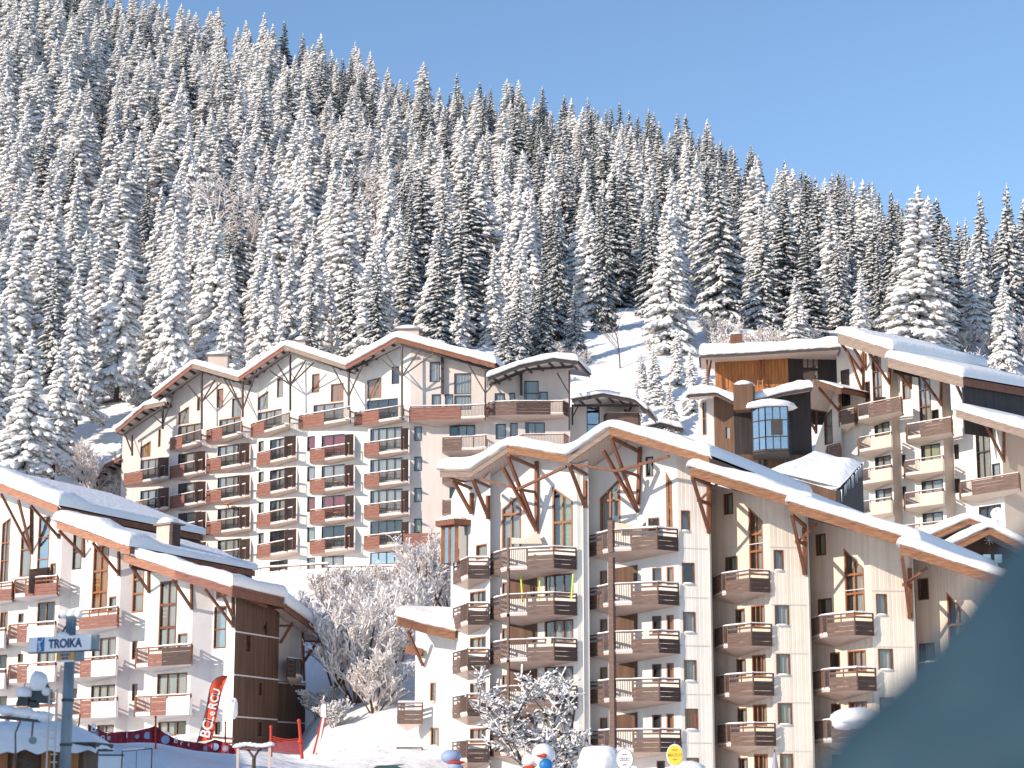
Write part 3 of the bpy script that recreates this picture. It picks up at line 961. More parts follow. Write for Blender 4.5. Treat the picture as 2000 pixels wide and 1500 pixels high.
# things kept on the balconies: each is a thing of its own
def ski(px, py, pl, d, h, m, label, tilt=.05):
    q = MB(); a = pl.hit(px, py, d)
    q.prism([a + pl.u * -.05, a + pl.u * .05, a + pl.u * (.05 + tilt) + Z * h, a + pl.u * tilt + Z * (h + .1), a + pl.u * (-.05 + tilt) + Z * h], pl.n * .03)
    o = mk('ski', q, m); tag(o, label, 'ski', 'skis kept on balconies')
ski(1021, 1176, fa1, .7, 1.5, 'skiyellow', 'yellow green ski leaning upright beside the brown partition on a balcony', -.12)
ski(1053, 1172, fa1, .5, 1.3, 'skiyellow', 'yellow ski standing near the wide window of a second floor balcony')
ski(1116, 1172, fa1, .8, 1.4, 'skiyellow', 'yellow ski standing at the right end of a second floor balcony', .12)
def dish(px, py, pl, r, label):
    c = pl.hit(px, py, 1.0)
    t = thing('satellite_dish', c, label, 'satellite dish')
    q = MB()
    ax = (pl.n + Z * .45 - pl.u * .35).normalized(); e1 = ax.cross(Z).normalized(); e2 = ax.cross(e1)
    for i in range(4):
        for k in range(14):
            a = 6.2832 * k / 14; rr = r * (i + .02) / 3
            q.v.append(c + e1 * (rr * math.cos(a)) + e2 * (rr * math.sin(a)) + ax * (.25 * rr * rr / r))
    for i in range(3):
        for k in range(14):
            q.f.append([i * 14 + k, i * 14 + (k + 1) % 14, (i + 1) * 14 + (k + 1) % 14, (i + 1) * 14 + k]); q.m.append(0)
    mk('bowl', q, 'paintwhite', t, True)
    q = MB(); q.beam(c - e2 * r * .8 + ax * .1, c + ax * r * .9, .03); q.blob(c + ax * r * .9, .06, .06, .06, 6, 4)
    mk('arm', q, 'lightmetal', t)
    q = MB(); q.beam(c - ax * .05, c - ax * .15 - Z * (r + .6), .05)
    mk('bracket', q, 'lightmetal', t)
dish(1252, 1020, fa2, .42, 'white satellite dish on the top balcony below the larger timber strut fan')

# =================================================================== left apartment building
B = Building('apartment_building', P(260, 1500, 130), 'white apartment building with painted lilac shade, stepped snowy roofs and red brown balconies, at lower left')
bB = (.6, .8)
bB2 = (.62, .785)
rB1 = Roof(B.root, Plane((-80, 139), (116, 133.6), 980), [(-80, 928), (0, 959), (113, 1004)], .5, bB2, -.05, 13, 1.0, dip=.45, seg=['fasciapink', 'fasciapink'])
rB2 = Roof(B.root, Plane((111, 132.6), (256, 128.6), 1050), [(111, 1032), (254, 1084)], .48, bB2, -.05, 11, .95, dip=.45, seg=['fasciapink'])
rB3 = Roof(B.root, Plane((241, 129.4), (458, 125.6), 1120), [(242, 1098), (343, 1131), (456, 1165)], .52, (.3, .95), -.08, 5, .8, seg=['fasciapink', 'plankred'], ends=(True, False))
rB3b = Roof(B.root, Plane((452, 125.5), (560, 132.0), 1170), [(452, 1164), (559, 1188)], .62, (-.4, .92), 0, 3.5, .8, seg=['beam'], ends=(False, True))
rB4 = Roof(B.root, Plane((552, 131.6), (650, 138.5), 1210), [(554, 1192), (647, 1257)], .4, (-.85, .53), .05, 5, .95, seg=['beam'])
rB1.verge(B, .8, L=12.6, m='plankdark'); rB2.verge(B, .8, L=10.6, m='plankdark')
b0 = B.facet((-80, 143), (115, 136.6), 1530, rB1, m='white')
B.facet((115, 136.6), (137, 136.75), 1530, rB1, m='concshade')  # right-facing return, its lilac shade is in the colour
b1 = B.facet((137, 136.75), (233, 132.6), 1530, rB2, m='white')
B.facet((233, 132.6), (257, 132.8), 1530, rB2, m='concshade')
b2 = B.facet((257, 132.8), (376, 128.6), 1530, rB3, m='white')
B.facet((376, 128.6), (416, 128.9), 1530, rB3, m='concshade')
b3 = B.facet((416, 128.9), (460, 127.4), 1530, rB3, m='white')
be1 = B.facet((460, 127.4), (546, 133.2), 1530, rB3b, m='brownwall')
be2 = B.facet((546, 134), (600, 137.2), 1530, None, m='brownwall')
be2.ztop = be2.sz(570, 1332)[1]
be3 = B.facet((546, 134), (592, 136.9), 1332, rB4, m='pinkwall')

W = B.window
W(b0, 2, 1022, 18, 1140, yt_r=1012, mull=2, trans=(.35, .62), fm='orangewin', cur=('curtain', .1, .9))
W(b0, 40, 1040, 61, 1126, yt_r=1020, mull=1, trans=(.5,), fm='orangewin', cur=('curtain', .1, .7))
W(b0, 74, 1009, 96, 1128, mull=1, trans=(.3, .66), fm='orangewin', glass='glassblue', cur=('curtain', .2, .95))
W(b0, 98, 1100, 109, 1130, fm='orangewin', cur=('curtain', .2, .9))
W(b1, 140, 1042, 160, 1112, trans=(.5,), fm='darkwin', cur=('curtain', .1, .9))
W(b1, 181, 1066, 211, 1195, mull=2, trans=(.30, .62), fm='orangewin', cur=('curtorange', .1, .9), fw=.1)
W(b1, 213, 1165, 227, 1196, fm='orangewin', cur=('curtain', .2, .9))
W(b2, 259, 1104, 281, 1196, trans=(.4, .7), fm='orangewin', cur=('curtain', .15, .9), fw=.1)
W(b2, 311, 1135, 345, 1270, mull=2, trans=(.33, .66), fm='woodwin', cur=('curtain', .1, .9), fw=.12)
W(b2, 347, 1237, 366, 1270, fm='orangewin', cur=('curtain', .1, .9))
W(b3, 418, 1184, 442, 1266, trans=(.45,), fm='woodwin', glass='glassblue', cur=('curtain', .2, .9))
for x0, y0, x1, y1, mu, cu in [(73, 1176, 107, 1222, 2, None), (36, 1198, 46, 1216, 1, None), (0, 1195, 15, 1232, 2, ('curtain', .3, .9)), (73, 1272, 108, 1300, 2, ('curtain', .1, .9)),
                               (35, 1277, 45, 1294, 1, None), (-4, 1279, 13, 1314, 1, None), (73, 1352, 108, 1380, 2, None), (35, 1360, 45, 1376, 1, None), (-4, 1360, 13, 1390, 1, None)]:
    W(b0, x0, y0, x1, y1, mull=mu, fm='woodwin' if mu == 1 else 'orangewin', cur=cu)
for x0, y0, x1, y1, mu, cu in [(180, 1246, 226, 1288, 3, ('curtain', .05, .95)), (178, 1338, 224, 1370, 3, ('curtain', .05, .9)), (190, 1416, 222, 1432, 2, ('curtain', .3, .9)), (140, 1345, 150, 1366, 1, None), (140, 1262, 150, 1282, 1, None)]:
    W(b1, x0, y0, x1, y1, mull=mu, fm='woodwin', cur=cu)
for x0, y0, x1, y1, mu, cu in [(258, 1252, 268, 1288, 1, ('curtain', .4, .9)), (258, 1336, 268, 1369, 1, ('curtain', .4, .9)), (307, 1315, 365, 1360, 3, ('curtain', .05, .95)), (309, 1409, 363, 1437, 3, ('curtain', .05, .5))]:
    W(b2, x0, y0, x1, y1, mull=mu, fm='woodwin', cur=cu)
W(b3, 420, 1410, 430, 1436, fm='woodwin')
W(b3, 420, 1330, 430, 1352, fm='woodwin')
for x0, y0, x1, y1 in [(513, 1211, 523, 1247), (480, 1239, 490, 1275), (505, 1331, 512, 1361), (503, 1408, 512, 1440)]:
    W(be1, x0, y0, x1, y1, fm='woodwin')

def bplan(pl, x0, x1, y, d=1.3, dl=.1):
    return planpx(pl, [(x0 - 2, y, dl), (x0, y, d), (x1, y, d * .9), (x1 + 2, y, dl)])
def bbal(pl, x0, x1, y, f1, f2, key, mm='plankred', conc=True, part=None, m2=None, H=1.05):
    s, pln = bplan(pl, x0, x1, y)
    segs = [(0, 0, 1, 'plank', mm), (1, 0, f1, 'bars', mm), (1, f1, f2, 'full' if conc else 'plank', mm)]
    if conc:
        segs += [(1, f2, 1, 'conc', 'concshade'), (2, 0, 1, 'conc', 'concshade')]
    elif f2 < 1:
        segs += [(1, f2, 1, 'full', m2 or mm), (2, 0, 1, 'plank', mm)]
    else:
        segs += [(2, 0, 1, 'plank', mm)]
    z = pl.sz((x0 + x1) / 2, y, 1.2)[1] - 1.08
    balcony(B, pl, s, z, pln, segs, key, railmat='beam', slabmat='concshade', part=part, haunch=.25)
bbal(b0, 31, 112, 1128, .25, 1, 'B1', conc=False, part=[(3.4, 0, 1.7, 1.9, .3)])
bbal(b0, -70, 24, 1141, .1, 1, 'B1b', conc=False)
bbal(b1, 139, 230, 1190, .2, 1, 'B2', conc=False)
bbal(b2, 268, 374, 1262, .22, .48, 'B3', conc=False, m2='plankdark')
for y in (1217, 1296, 1376):
    bbal(b0, 20, 108, y, .18, .40, 'B4'); bbal(b0, -70, 10, y + 14, .18, .30, 'B4b')
for y in (1284, 1364):
    bbal(b1, 139, 228, y, .22, .47, 'B5')
bbal(b2, 266, 372, 1358, .28, .58, 'B6')
s, pln = planpx(be2, [(562, 1300, .1), (561, 1300, 1.2), (588, 1300, 1.2), (590, 1300, .1)])
z = be2.sz(580, 1287, 1.2)[1] - 1.08
balcony(B, be2, s, z, pln, [(0, 0, 1, 'full', 'plankdark'), (1, 0, .6, 'full', 'plankdark'), (1, .6, 1, 'bars', 'plankdark'), (2, 0, 1, 'bars', 'plankdark')], 'Be', railmat='plankdark')
for pl, x, ys in ((be1, 500, [1241, 1324, 1404]), (be2, 575, [1337, 1413])):
    for y in ys:
        z = pl.sz(x, y)[1]
        q = MB(); q.box(pl.pt(.0, z, .004), pl.u * pl.len, pl.n * .03, Z * .09)
        mk('storey_joint', q, 'concrete', B.root)

def bfan(pl, foot, tip, py0):
    strut(B, pl, (foot[0], foot[1], .12), (tip[0], tip[1], 2.3), .15, 'beam')
    q = MB(); q.beam(pl.hit(foot[0], py0, .1), pl.hit(foot[0], foot[1] + 4, .1), .15)
    mk('post', q, 'beam', B.root)
bfan(b0, (61, 1078), (2, 964), 990); bfan(b0, (61, 1076), (36, 977), 990)
bfan(b0, (114, 1048), (60, 987), 1042)
bfan(b1, (163, 1085), (115, 1036), 1049)
bfan(b1, (232, 1121), (181, 1060), 1077)
bfan(b2, (290, 1154), (254, 1103), 1112)
bfan(b2, (374, 1187), (337, 1132), 1140)
bfan(b3, (455, 1222), (400, 1150), 1166)
bfan(b3, (455, 1205), (435, 1160), 1166)
strut(B, be3, (548, 1255, .1), (572, 1215, 1.6), .14); strut(B, be3, (548, 1222, .1), (572, 1222, 1.6), .14)
strut(B, be3, (594, 1292, .1), (622, 1250, 1.6), .14)
q = MB(); q.beam(be3.hit(592, 1235, .1), be3.hit(594, 1330, .1), .12); mk('post', q, 'beam', B.root)
# chimney standing between the roof steps
ch = Plane((303, 134), (336, 133), 1040)
q = MB(); s0, z0 = ch.sz(304, 1085); s1, z1 = ch.sz(333, 1024)
q.prism([ch.pt(s0, z0), ch.pt(s1, z0), ch.pt(s1, z1), ch.pt(s0, z1)], ch.n * -.9)
o = mk('chimney', q, 'soffit', B.root)
q = MB(); q.prism([ch.pt(s0 - .15, z1, .15), ch.pt(s1 + .2, z1, .15), ch.pt(s1 + .2, z1 + .12, .15), ch.pt(s0 - .15, z1 + .12, .15)], ch.n * -1.3)
mk('cap', q, 'greywood', o)
q = MB(); q.blob(ch.pt((s0 + s1) / 2, z1 + .14, -.4), .75, .75, .4, 10, 6, .2, bottom=-.1); mk('cap_snow', q, 'snow', o, True)
q = MB(); q.prism([ch.pt(s1 - .02, z0, .06), ch.pt(s1 + .28, z0, .06), ch.pt(s1 + .28, z1, .06), ch.pt(s1 - .02, z1, .06)], ch.n * -.7); mk('flue_casing', q, 'plankdark', o)
# white annex wall peeping out behind the flag
B.build_walls()

# =================================================================== long curved apartment building behind
D = Building('apartment_building', P(600, 1120, 186), 'long curved white apartment block with dark rafters and wedge balconies below the forest')
bD = (.2, .98)
RFT = (.95, .16, 'darkwin')
kw = dict(soffit='concrete', rafters=RFT, lip=.12)
rD0 = Roof(D.root, Plane((182, 205), (246, 201), 920), [(182, 958), (204, 915), (248, 893)], .35, bD, .0, 7, .45, seg=['plankred', 'plankred'], **kw)
rD1 = Roof(D.root, Plane((226, 198), (326, 193.6), 800), [(227, 847), (282, 800), (322, 792)], .4, bD, 0, 9, .55, seg=['plankred', 'greywood'], ends=(True, True), **kw)
rD2 = Roof(D.root, Plane((300, 194), (466, 187.4), 730), [(300, 779), (376, 719), (466, 745)], .4, bD, 0, 9, .62, seg=['plankred', 'greywood'], ends=(True, False), **kw)
rD3 = Roof(D.root, Plane((466, 187.4), (676, 179), 710), [(466, 745), (556, 683), (676, 722)], .4, bD, 0, 9, .68, seg=['plankred', 'greywood'], ends=(False, False), **kw)
rD4 = Roof(D.root, Plane((676, 179), (968, 175.5), 700), [(676, 722), (774, 668), (966, 719)], .42, bD, 0, 9, .78, seg=['plankred', 'beam'], ends=(False, True), **kw)
rD5 = Roof(D.root, Plane((952, 175.5), (1128, 175), 720), [(953, 744), (1015, 720), (1082, 706), (1127, 712)], .3, bD, .02, 7, .62, seg=['darkwin'] * 3, **kw)
rD6 = Roof(D.root, Plane((1116, 178), (1262, 178), 780), [(1117, 786), (1178, 775), (1240, 787), (1262, 806)], .3, bD, .02, 7, .45, seg=['darkwin'] * 3, **kw)
rD7 = Roof(D.root, Plane((1236, 190), (1330, 190), 820), [(1238, 846), (1290, 832), (1330, 842)], .3, bD, .0, 7, .5, seg=['darkwin'] * 2, **kw)
zbD = 1125
d0 = D.facet((238, 199.6), (332, 195.4), zbD, rD1, m='pinkwall', ref=900)
d2 = D.facet((332, 195.4), (402, 192.4), zbD, rD2, m='pinkwall', ref=900)
d3 = D.facet((402, 192.4), (490, 188.9), zbD, rD2, m='pinkwall', ref=900)
d4 = D.facet((490, 188.9), (583, 184.2), zbD, rD3, m='white', ref=900)
d5 = D.facet((583, 184.2), (692, 181.2), zbD, rD3, m='white', ref=900)
d6 = D.facet((692, 181.2), (800, 178.8), zbD, rD4, m='white', ref=900)
d7 = D.facet((800, 178.8), (950, 178.2), zbD, rD4, m='pinkwall', ref=900)
d8 = D.facet((950, 178.2), (1114, 178.2), zbD, rD5, m='pinkwall', ref=900)
d9 = D.facet((1114, 180.5), (1250, 181.5), zbD, rD6, m='pinkwall', ref=900)
D.facet((1240, 193), (1330, 193.5), 900, rD7, m='pinkwall', ref=860)
dl = D.facet((196, 207), (240, 204.6), zbD, rD0, m='pinkwall', ref=900)
D.facet((238, 204.6), (238.5, 199.6), zbD, rD1, m='pinkwall', ref=900)

W = D.window
kd = dict(fm='darkwin', fw=.06)
def wedge(pl, x0, x1, y, key, f=(.34, .36), d1=1.35, part=True, H=1.05, mm='plankred', open_end=False):
    s, pln = planpx(pl, [(x0, y, .1), (x0 + 1, y, .35), (x0 + (x1 - x0) * f[0], y, .35 + (d1 - .35) * f[0] * .9), (x1, y - 10, d1), (x1 + .6, y - 4, .05)])
    z = pl.sz(x0, y, .3)[1] - 1.08
    segs = [(0, 0, 1, 'full', mm), (1, 0, 1, 'full', mm), (2, 0, .86 if part else 1, 'bars', 'darkwin')]
    pe = pln[-1][0]
    pp = [(pe, .15, d1 + .16, 2.15, .25)] if part else None
    if not part:
        segs.append((3, 0, 1, 'bars', 'darkwin'))
    balcony(D, pl, s, z, pln, segs, key, railmat='beam', part=pp, boards=False, haunch=.3, slab=.14, floor_in=.05)
dz = 60.4
for i in range(4):
    y = 865.5 + dz * i
    wedge(d6, 712, 797, y, 'D6')
    W(d6, 723, y - 30, 786, y + 12, mull=4, cur=('curtain', .1, .95) if i < 3 else None, **kd)
    y = 878 + 59.3 * i
    wedge(d5, 606, 690, y, 'D5')
    W(d5, 628, y - 29, 673, y + 12, mull=2, cur=(['curtred', 'curtain', 'curtred', None][i], .1, .95) if i < 3 else None, **kd)
    W(d5, 600, y - 26, 615, y + 3, mull=1, cur=(['curtred', 'curtain', 'curtred', 'curtain'][i], .1, .95), **kd)
    y = 885.5 + 59.8 * i
    wedge(d4, 503, 578, y, 'D4')
    W(d4, 527, y - 29, 563, y + 12, mull=2, cur=('curtain', .3, .95) if i != 3 else None, **kd)
    W(d4, 505, y - 24, 515, y - 2, mull=1, cur=('curtain', .2, .95), **kd)
    if True:
        y = 897 + 61.5 * i
        wedge(d3, 404, 487, y, 'D3')
        W(d3, 425, y - 28, 471, y + 12, mull=3, cur=('curtain', .1, .8), **kd)
        y = 911 + 58.5 * i
        wedge(d2, 333, 401, y, 'D2', f=(.4, .4))
        W(d2, 348, y - 27, 393, y + 12, mull=3, cur=('curtain', .3, .9), **kd)
        y = 925 + 58.5 * i
        wedge(d0, 243, 329, y, 'D1', f=(.42, .4))
        if i:
            W(d0, 274, y - 27, 318, y + 12, mull=3, cur=('curtain', .1, .6), **kd)
W(d6, 723, 1078, 786, 1102, mull=4, glass='glassblue', **kd)
W(d5, 628, 1086, 672, 1108, mull=2, cur=('curtain', .1, .9), **kd); W(d5, 600, 1089, 615, 1112, cur=('curtain', .1, .9), **kd)
W(d4, 527, 1095, 562, 1118, mull=2, **kd)
W(d0, 274, 896, 317, 940, yt_r=896, mull=3, cur=('curtain', .1, .9), fm='orangewin')
W(d0, 274, 872, 294, 893, yt_r=862, fm='orangewin', cur=('curtorange', .05, .95)); W(d0, 309, 838, 314, 873, fm='orangewin')
# storeys of the strip beside the tall white pier
for k, y in enumerate((833, 892, 953, 1013, 1075)):
    W(d7, 809, y, 824, y + 28, cur=(['curtain', 'curtain', 'curtain', 'curtgreen', None][k], .3, .95) if k < 4 else None, **kd)
for k, y in enumerate((830, 891, 952)):
    W(d7, 878, y, 928, y + 22, mull=3, cur=('curtain', .4, .95), **kd)
    s, pln = planpx(d7, [(865, y + 24, .1), (866, y + 24, 1.3), (925, y + 16, 1.6), (949, y + 5, 2.0), (949.5, y, .05)])
    balcony(D, d7, s, d7.sz(866, y + 24, 1.3)[1] - 1.08, pln, [(0, 0, 1, 'full', 'plank'), (1, 0, .6, 'full', 'plank'), (1, .6, 1, 'bars', 'darkwin'), (2, 0, 1, 'bars', 'darkwin'), (3, 0, 1, 'bars', 'darkwin')], 'D7', railmat='beam', boards=False)
for x0, y0, x1, y1, mu in [(968, 828, 988, 858, 1), (996, 826, 1011, 853, 1), (1026, 825, 1064, 850, 2), (966, 768, 986, 792, 1), (995, 767, 1006, 790, 1), (1024, 744, 1052, 792, 1), (1053, 765, 1070, 792, 1)]:
    W(d8, x0, y0, x1, y1, mull=mu, cur=('curtain', .2, .95), trans=(.5,) if y0 == 744 else (), **kd)
W(d9, 1146, 790, 1171, 850, trans=(.35,), glass='glassblue', fm='darkwin')
s, pln = planpx(d8, [(951, 790, .1), (956, 788, 1.1), (1009, 783, 1.6), (1100, 783, 1.6), (1112, 780, .1)])
balcony(D, d8, s, d8.sz(1010, 783, 1.6)[1] - 1.08, pln, [(0, 0, 1, 'full', 'plank'), (1, 0, 1, 'full', 'plank'), (2, 0, .72, 'full', 'plankdark'), (2, .72, 1, 'bars', 'plank'), (3, 0, 1, 'full', 'plankdark')], 'D8', railmat='beam', boards=False)
balcony(D, d8, s + 2.6, d8.sz(1060, 847, 1.6)[1] - 1.08, [(0, .1), (.6, 1.3), (4.2, 1.5), (4.6, .1)], [(0, 0, 1, 'full', 'plank'), (1, 0, 1, 'bars', 'plank'), (2, 0, 1, 'bars', 'plank')], 'D8b', railmat='beam', boards=False)
s, pln = planpx(d9, [(1180, 815, .1), (1186, 810, 1.2), (1246, 800, 1.5), (1250, 800, .1)])
balcony(D, d9, s, d9.sz(1200, 806, 1.3)[1] - 1.08, pln, [(0, 0, 1, 'full', 'plank'), (1, 0, 1, 'full', 'plank'), (2, 0, 1, 'full', 'plank')], 'D9', railmat='beam', boards=False)
# top storey: continuous wedge balconies and duplex windows
for pl, x0, x1, y, f, k in [(d2, 333, 392, 856, .4, 'Dt2'), (d3, 404, 472, 840, .45, 'Dt3'), (d4, 491, 565, 828, .35, 'Dt4'), (d5, 584, 683, 812, .5, 'Dt5'), (d6, 693, 787, 806, .5, 'Dt6')]:
    wedge(pl, x0, x1, y, k, f=(f, f), d1=1.7, part=False)
s, pln = planpx(d7, [(800, 797, .1), (803, 796, 1.5), (900, 790, 1.6), (947, 781, 1.9), (949, 781, .1)])
balcony(D, d7, s, d7.sz(850, 793, 1.5)[1] - 1.08, pln, [(0, 0, 1, 'full', 'plankred'), (1, 0, 1, 'full', 'plankred'), (2, 0, 1, 'bars', 'darkwin'), (3, 0, 1, 'bars', 'darkwin')], 'Dt7', railmat='beam', boards=False)
for pl, x0, y0, x1, y1, ytr, mu, cu, fm in [
        (d2, 348, 805, 369, 828, 795, 1, 'curtain', 'orangewin'), (d2, 348, 829, 393, 860, None, 3, 'curtain', 'orangewin'), (d2, 385, 775, 391, 802, None, 1, None, 'orangewin'),
        (d3, 424, 759, 436, 796, None, 1, 'curtorange', 'orangewin'), (d3, 453, 777, 471, 815, None, 1, 'curtain', 'orangewin'), (d3, 428, 817, 470, 850, None, 3, 'curtain', 'orangewin'),
        (d4, 541, 738, 553, 776, None, 1, 'curtain', 'orangewin'), (d4, 504, 774, 524, 800, 765, 1, 'curtain', 'orangewin'), (d4, 504, 802, 550, 830, None, 3, 'curtain', 'orangewin'),
        (d5, 609, 730, 624, 767, None, 1, 'curtorange', 'orangewin'), (d5, 646, 749, 671, 784, None, 1, 'curtorange', 'orangewin'), (d5, 612, 788, 671, 822, None, 3, 'curtain', 'orangewin'),
        (d6, 765, 716, 780, 750, None, 1, None, 'darkwin'), (d6, 717, 742, 745, 778, 738, 1, 'curtorange', 'orangewin'), (d6, 717, 780, 777, 820, None, 3, None, 'darkwin'),
        (d7, 839, 707, 859, 746, None, 1, 'curtain', 'darkwin'), (d7, 887, 729, 920, 770, None, 1, 'curtain', 'darkwin'), (d7, 887, 772, 920, 800, None, 1, 'curtain', 'darkwin'),
        (d7, 869, 770, 885, 800, None, 1, 'curtain', 'darkwin'), (d7, 843, 770, 861, 800, None, 1, 'curtain', 'darkwin')]:
    W(pl, x0, y0, x1, y1, yt_r=ytr, mull=mu, cur=(cu, .1, .95) if cu else None, fm=fm, fw=.06)
# posts with V-shaped struts, and the dark beams under the eaves
def tree_post(pl, x, y0, y1, dl, dr, ym, d=1.75, m='darkwin', w=.13):
    q = MB(); q.beam(pl.hit(x, y0, d), pl.hit(x, y1, d), w * 1.15); mk('post', q, m, D.root)
    for t in dl + dr:
        strut(D, pl, (x, ym, d), (x + t[0], t[1], t[2] if len(t) > 2 else d), w * .8, m)
tree_post(d2, 394, 728, 838, [(-27, 752)], [(26, 742), (38, 748)], 785, 1.6)
tree_post(d3, 474, 744, 815, [(-28, 742), (-38, 738)], [(28, 722)], 800, 1.7)
tree_post(d4, 567, 692, 802, [(-26, 710), (-40, 724)], [(30, 704), (46, 708)], 752, 1.5)
tree_post(d5, 681, 718, 800, [(-36, 708)], [(32, 700)], 775, 1.6)
tree_post(d6, 785, 675, 820, [(-30, 694), (-42, 700)], [(34, 684), (62, 690)], 735, 1.7)
tree_post(d7, 864, 690, 770, [], [], 760, .3, w=.2)
tree_post(d7, 948, 712, 820, [(-36, 706)], [(14, 752)], 768, 1.8)
tree_post(d8, 1018, 724, 772, [], [], 760, .3, w=.2)
tree_post(d8, 1112, 724, 840, [(-24, 728)], [], 770, 1.6)
tree_post(d9, 1118, 790, 830, [], [(14, 788)], 815, 1.6)
tree_post(d9, 1222, 800, 840, [], [(12, 792)], 815, 1.0, w=.2)
tree_post(d0, 258, 850, 890, [(-14, 848)], [], 885, 1.0)
tree_post(d0, 318, 792, 838, [(-26, 806)], [(18, 778)], 828, 1.5)
for pl, a, b in [(d0, (242, 846), (318, 796)), (d2, (312, 782), (396, 724)), (d3, (398, 726), (474, 748)), (d4, (478, 746), (566, 688)), (d5, (568, 690), (680, 724)), (d6, (684, 722), (784, 674)), (d7, (788, 674), (962, 722)), (d8, (956, 752), (1026, 724)), (d8, (1026, 722), (1120, 716)), (d9, (1120, 792), (1250, 792))]:
    strut(D, pl, (a[0], a[1], 1.5), (b[0], b[1], 1.5), .2, 'darkwin', 'eave_beam')
for x0, x1, y0, y1, Y in [(402, 448, 690, 712, 196), (772, 822, 640, 652, 186), (575, 600, 662, 672, 190)]:
    c = Plane((x0, Y), (x1, Y), y1)
    s1 = c.len; z0, z1 = c.sz(x0, y1 + 14)[1], c.sz(x0, y0 + 4)[1]
    q = MB(); q.prism([c.pt(0.2, z0), c.pt(s1 - .2, z0), c.pt(s1 - .2, z1), c.pt(.2, z1)], c.n * -1.4); o = mk('chimney', q, 'soffit', D.root)
    q = MB(); q.prism([c.pt(-.1, z1, .2), c.pt(s1 + .1, z1, .2), c.pt(s1 + .1, z1 + .12, .2), c.pt(-.1, z1 + .12, .2)], c.n * -1.8); mk('cap', q, 'greywood', o)
    q = MB(); q.blob(c.pt(s1 / 2, z1 + .12, -.6), s1 * .56, 1.0, .45, 10, 6, .15, bottom=-.1); mk('cap_snow', q, 'snow', o, True)
# red brown parapet and terrace at the foot
pw = Plane((788, 177), (880, 176), 1060)
q = [pw.sz(790, 1070)[1], pw.sz(790, 1042)[1]]
for i in range(4):
    f = MB(); z = q[0] + (q[1] - q[0]) * i / 4
    f.box(pw.pt(0, z, .03 * (i % 2)), pw.u * pw.len, pw.n * .06, Z * ((q[1] - q[0]) / 4 - .03)); mk('plank', f, 'plankred', D.root)
D.build_walls()

tr = thing('terrace_wall', P(650, 1140, 174), 'low white terrace wall with railing above a brown bank, in front of the long curved block', 'wall')
for a, b, yt, yb, m in [((480, 178), (640, 174), 1119, 1146, 'white'), ((640, 174), (770, 173), 1116, 1160, 'concrete')]:
    pw = Plane(a, b, 1130)
    za, zb_ = pw.sz(a[0], yt)[1], pw.sz(a[0], yb)[1]
    f = MB(); f.prism([pw.pt(0, zb_), pw.pt(pw.len, zb_), pw.pt(pw.len, za), pw.pt(0, za)], pw.n * -.25); mk('parapet', f, m, tr)
    f = MB(); f.beam(pw.pt(0, za + .35, -.1), pw.pt(pw.len, za + .35, -.1), .09)
    for i in range(7):
        f.beam(pw.pt(pw.len * i / 6, za, -.1), pw.pt(pw.len * i / 6, za + .35, -.1), .07)
    mk('railing', f, 'beam', tr)
    f = MB(); f.box(pw.pt(0, za + .4, -.18), pw.u * pw.len, pw.n * .16, Z * .12); mk('rail_snow', f, 'snow', tr)
pw = Plane((490, 177), (700, 172), 1160)
f = MB(); f.prism([pw.pt(0, pw.sz(500, 1200)[1]), pw.pt(pw.len, pw.sz(700, 1200)[1]), pw.pt(pw.len, pw.sz(700, 1150)[1]), pw.pt(0, pw.sz(500, 1146)[1])], pw.n * -.4)
mk('retaining_wall', f, 'soil', tr)

# =================================================================== apartment building at the right back
C = Building('apartment_building', P(1780, 1050, 170), 'beige apartment building with brown timber struts and thick stepped snow roofs, upper right')
bC = (.74, .67)
rC1 = Roof(C.root, Plane((1633, 166.5), (1746, 163), 680), [(1637, 671), (1744, 705)], .85, bC, .03, 13, .85, seg=['greywood'], top='greywood')
rC2 = Roof(C.root, Plane((1734, 162.6), (1884, 158.6), 720), [(1735, 718), (1882, 757)], .8, bC, .03, 13, .85, seg=['greywood'])
rC3 = Roof(C.root, Plane((1866, 158), (2060, 153), 820), [(1868, 815), (2060, 873)], .6, bC, .0, 9, .75, seg=['greywood'])
rC0 = Roof(C.root, Plane((1567, 170), (1644, 167), 770), [(1567, 800), (1590, 752), (1644, 770)], .5, bC, 0, 8, .12, seg=['greywood', 'brownwall'], lip=.04)
rC1.verge(C, .9, L=13, m='darkwall'); rC2.verge(C, 3.6, L=12, m='darkwall')
c0 = C.facet((1590, 174), (1645, 170.5), 1060, rC0, m='white', ref=900)
c1 = C.facet((1640, 171.8), (1743, 167), 1060, rC1, m='white', ref=900)
C.facet((1743, 167), (1759, 167.7), 1060, rC2, m='tanwall', ref=900)  # tan colour stands in for shade on the right-facing returns
c2 = C.facet((1759, 167.7), (1844, 164.4), 1060, rC2, m='white', ref=900)
C.facet((1844, 164.4), (1862, 165.2), 1060, rC2, m='tanwall', ref=900)
c3 = C.facet((1862, 165.2), (1958, 161), 1060, rC3, m='white', ref=900)
c4 = C.facet((1958, 161), (2060, 163), 1060, rC3, m='tanwall', ref=900)
W = C.window
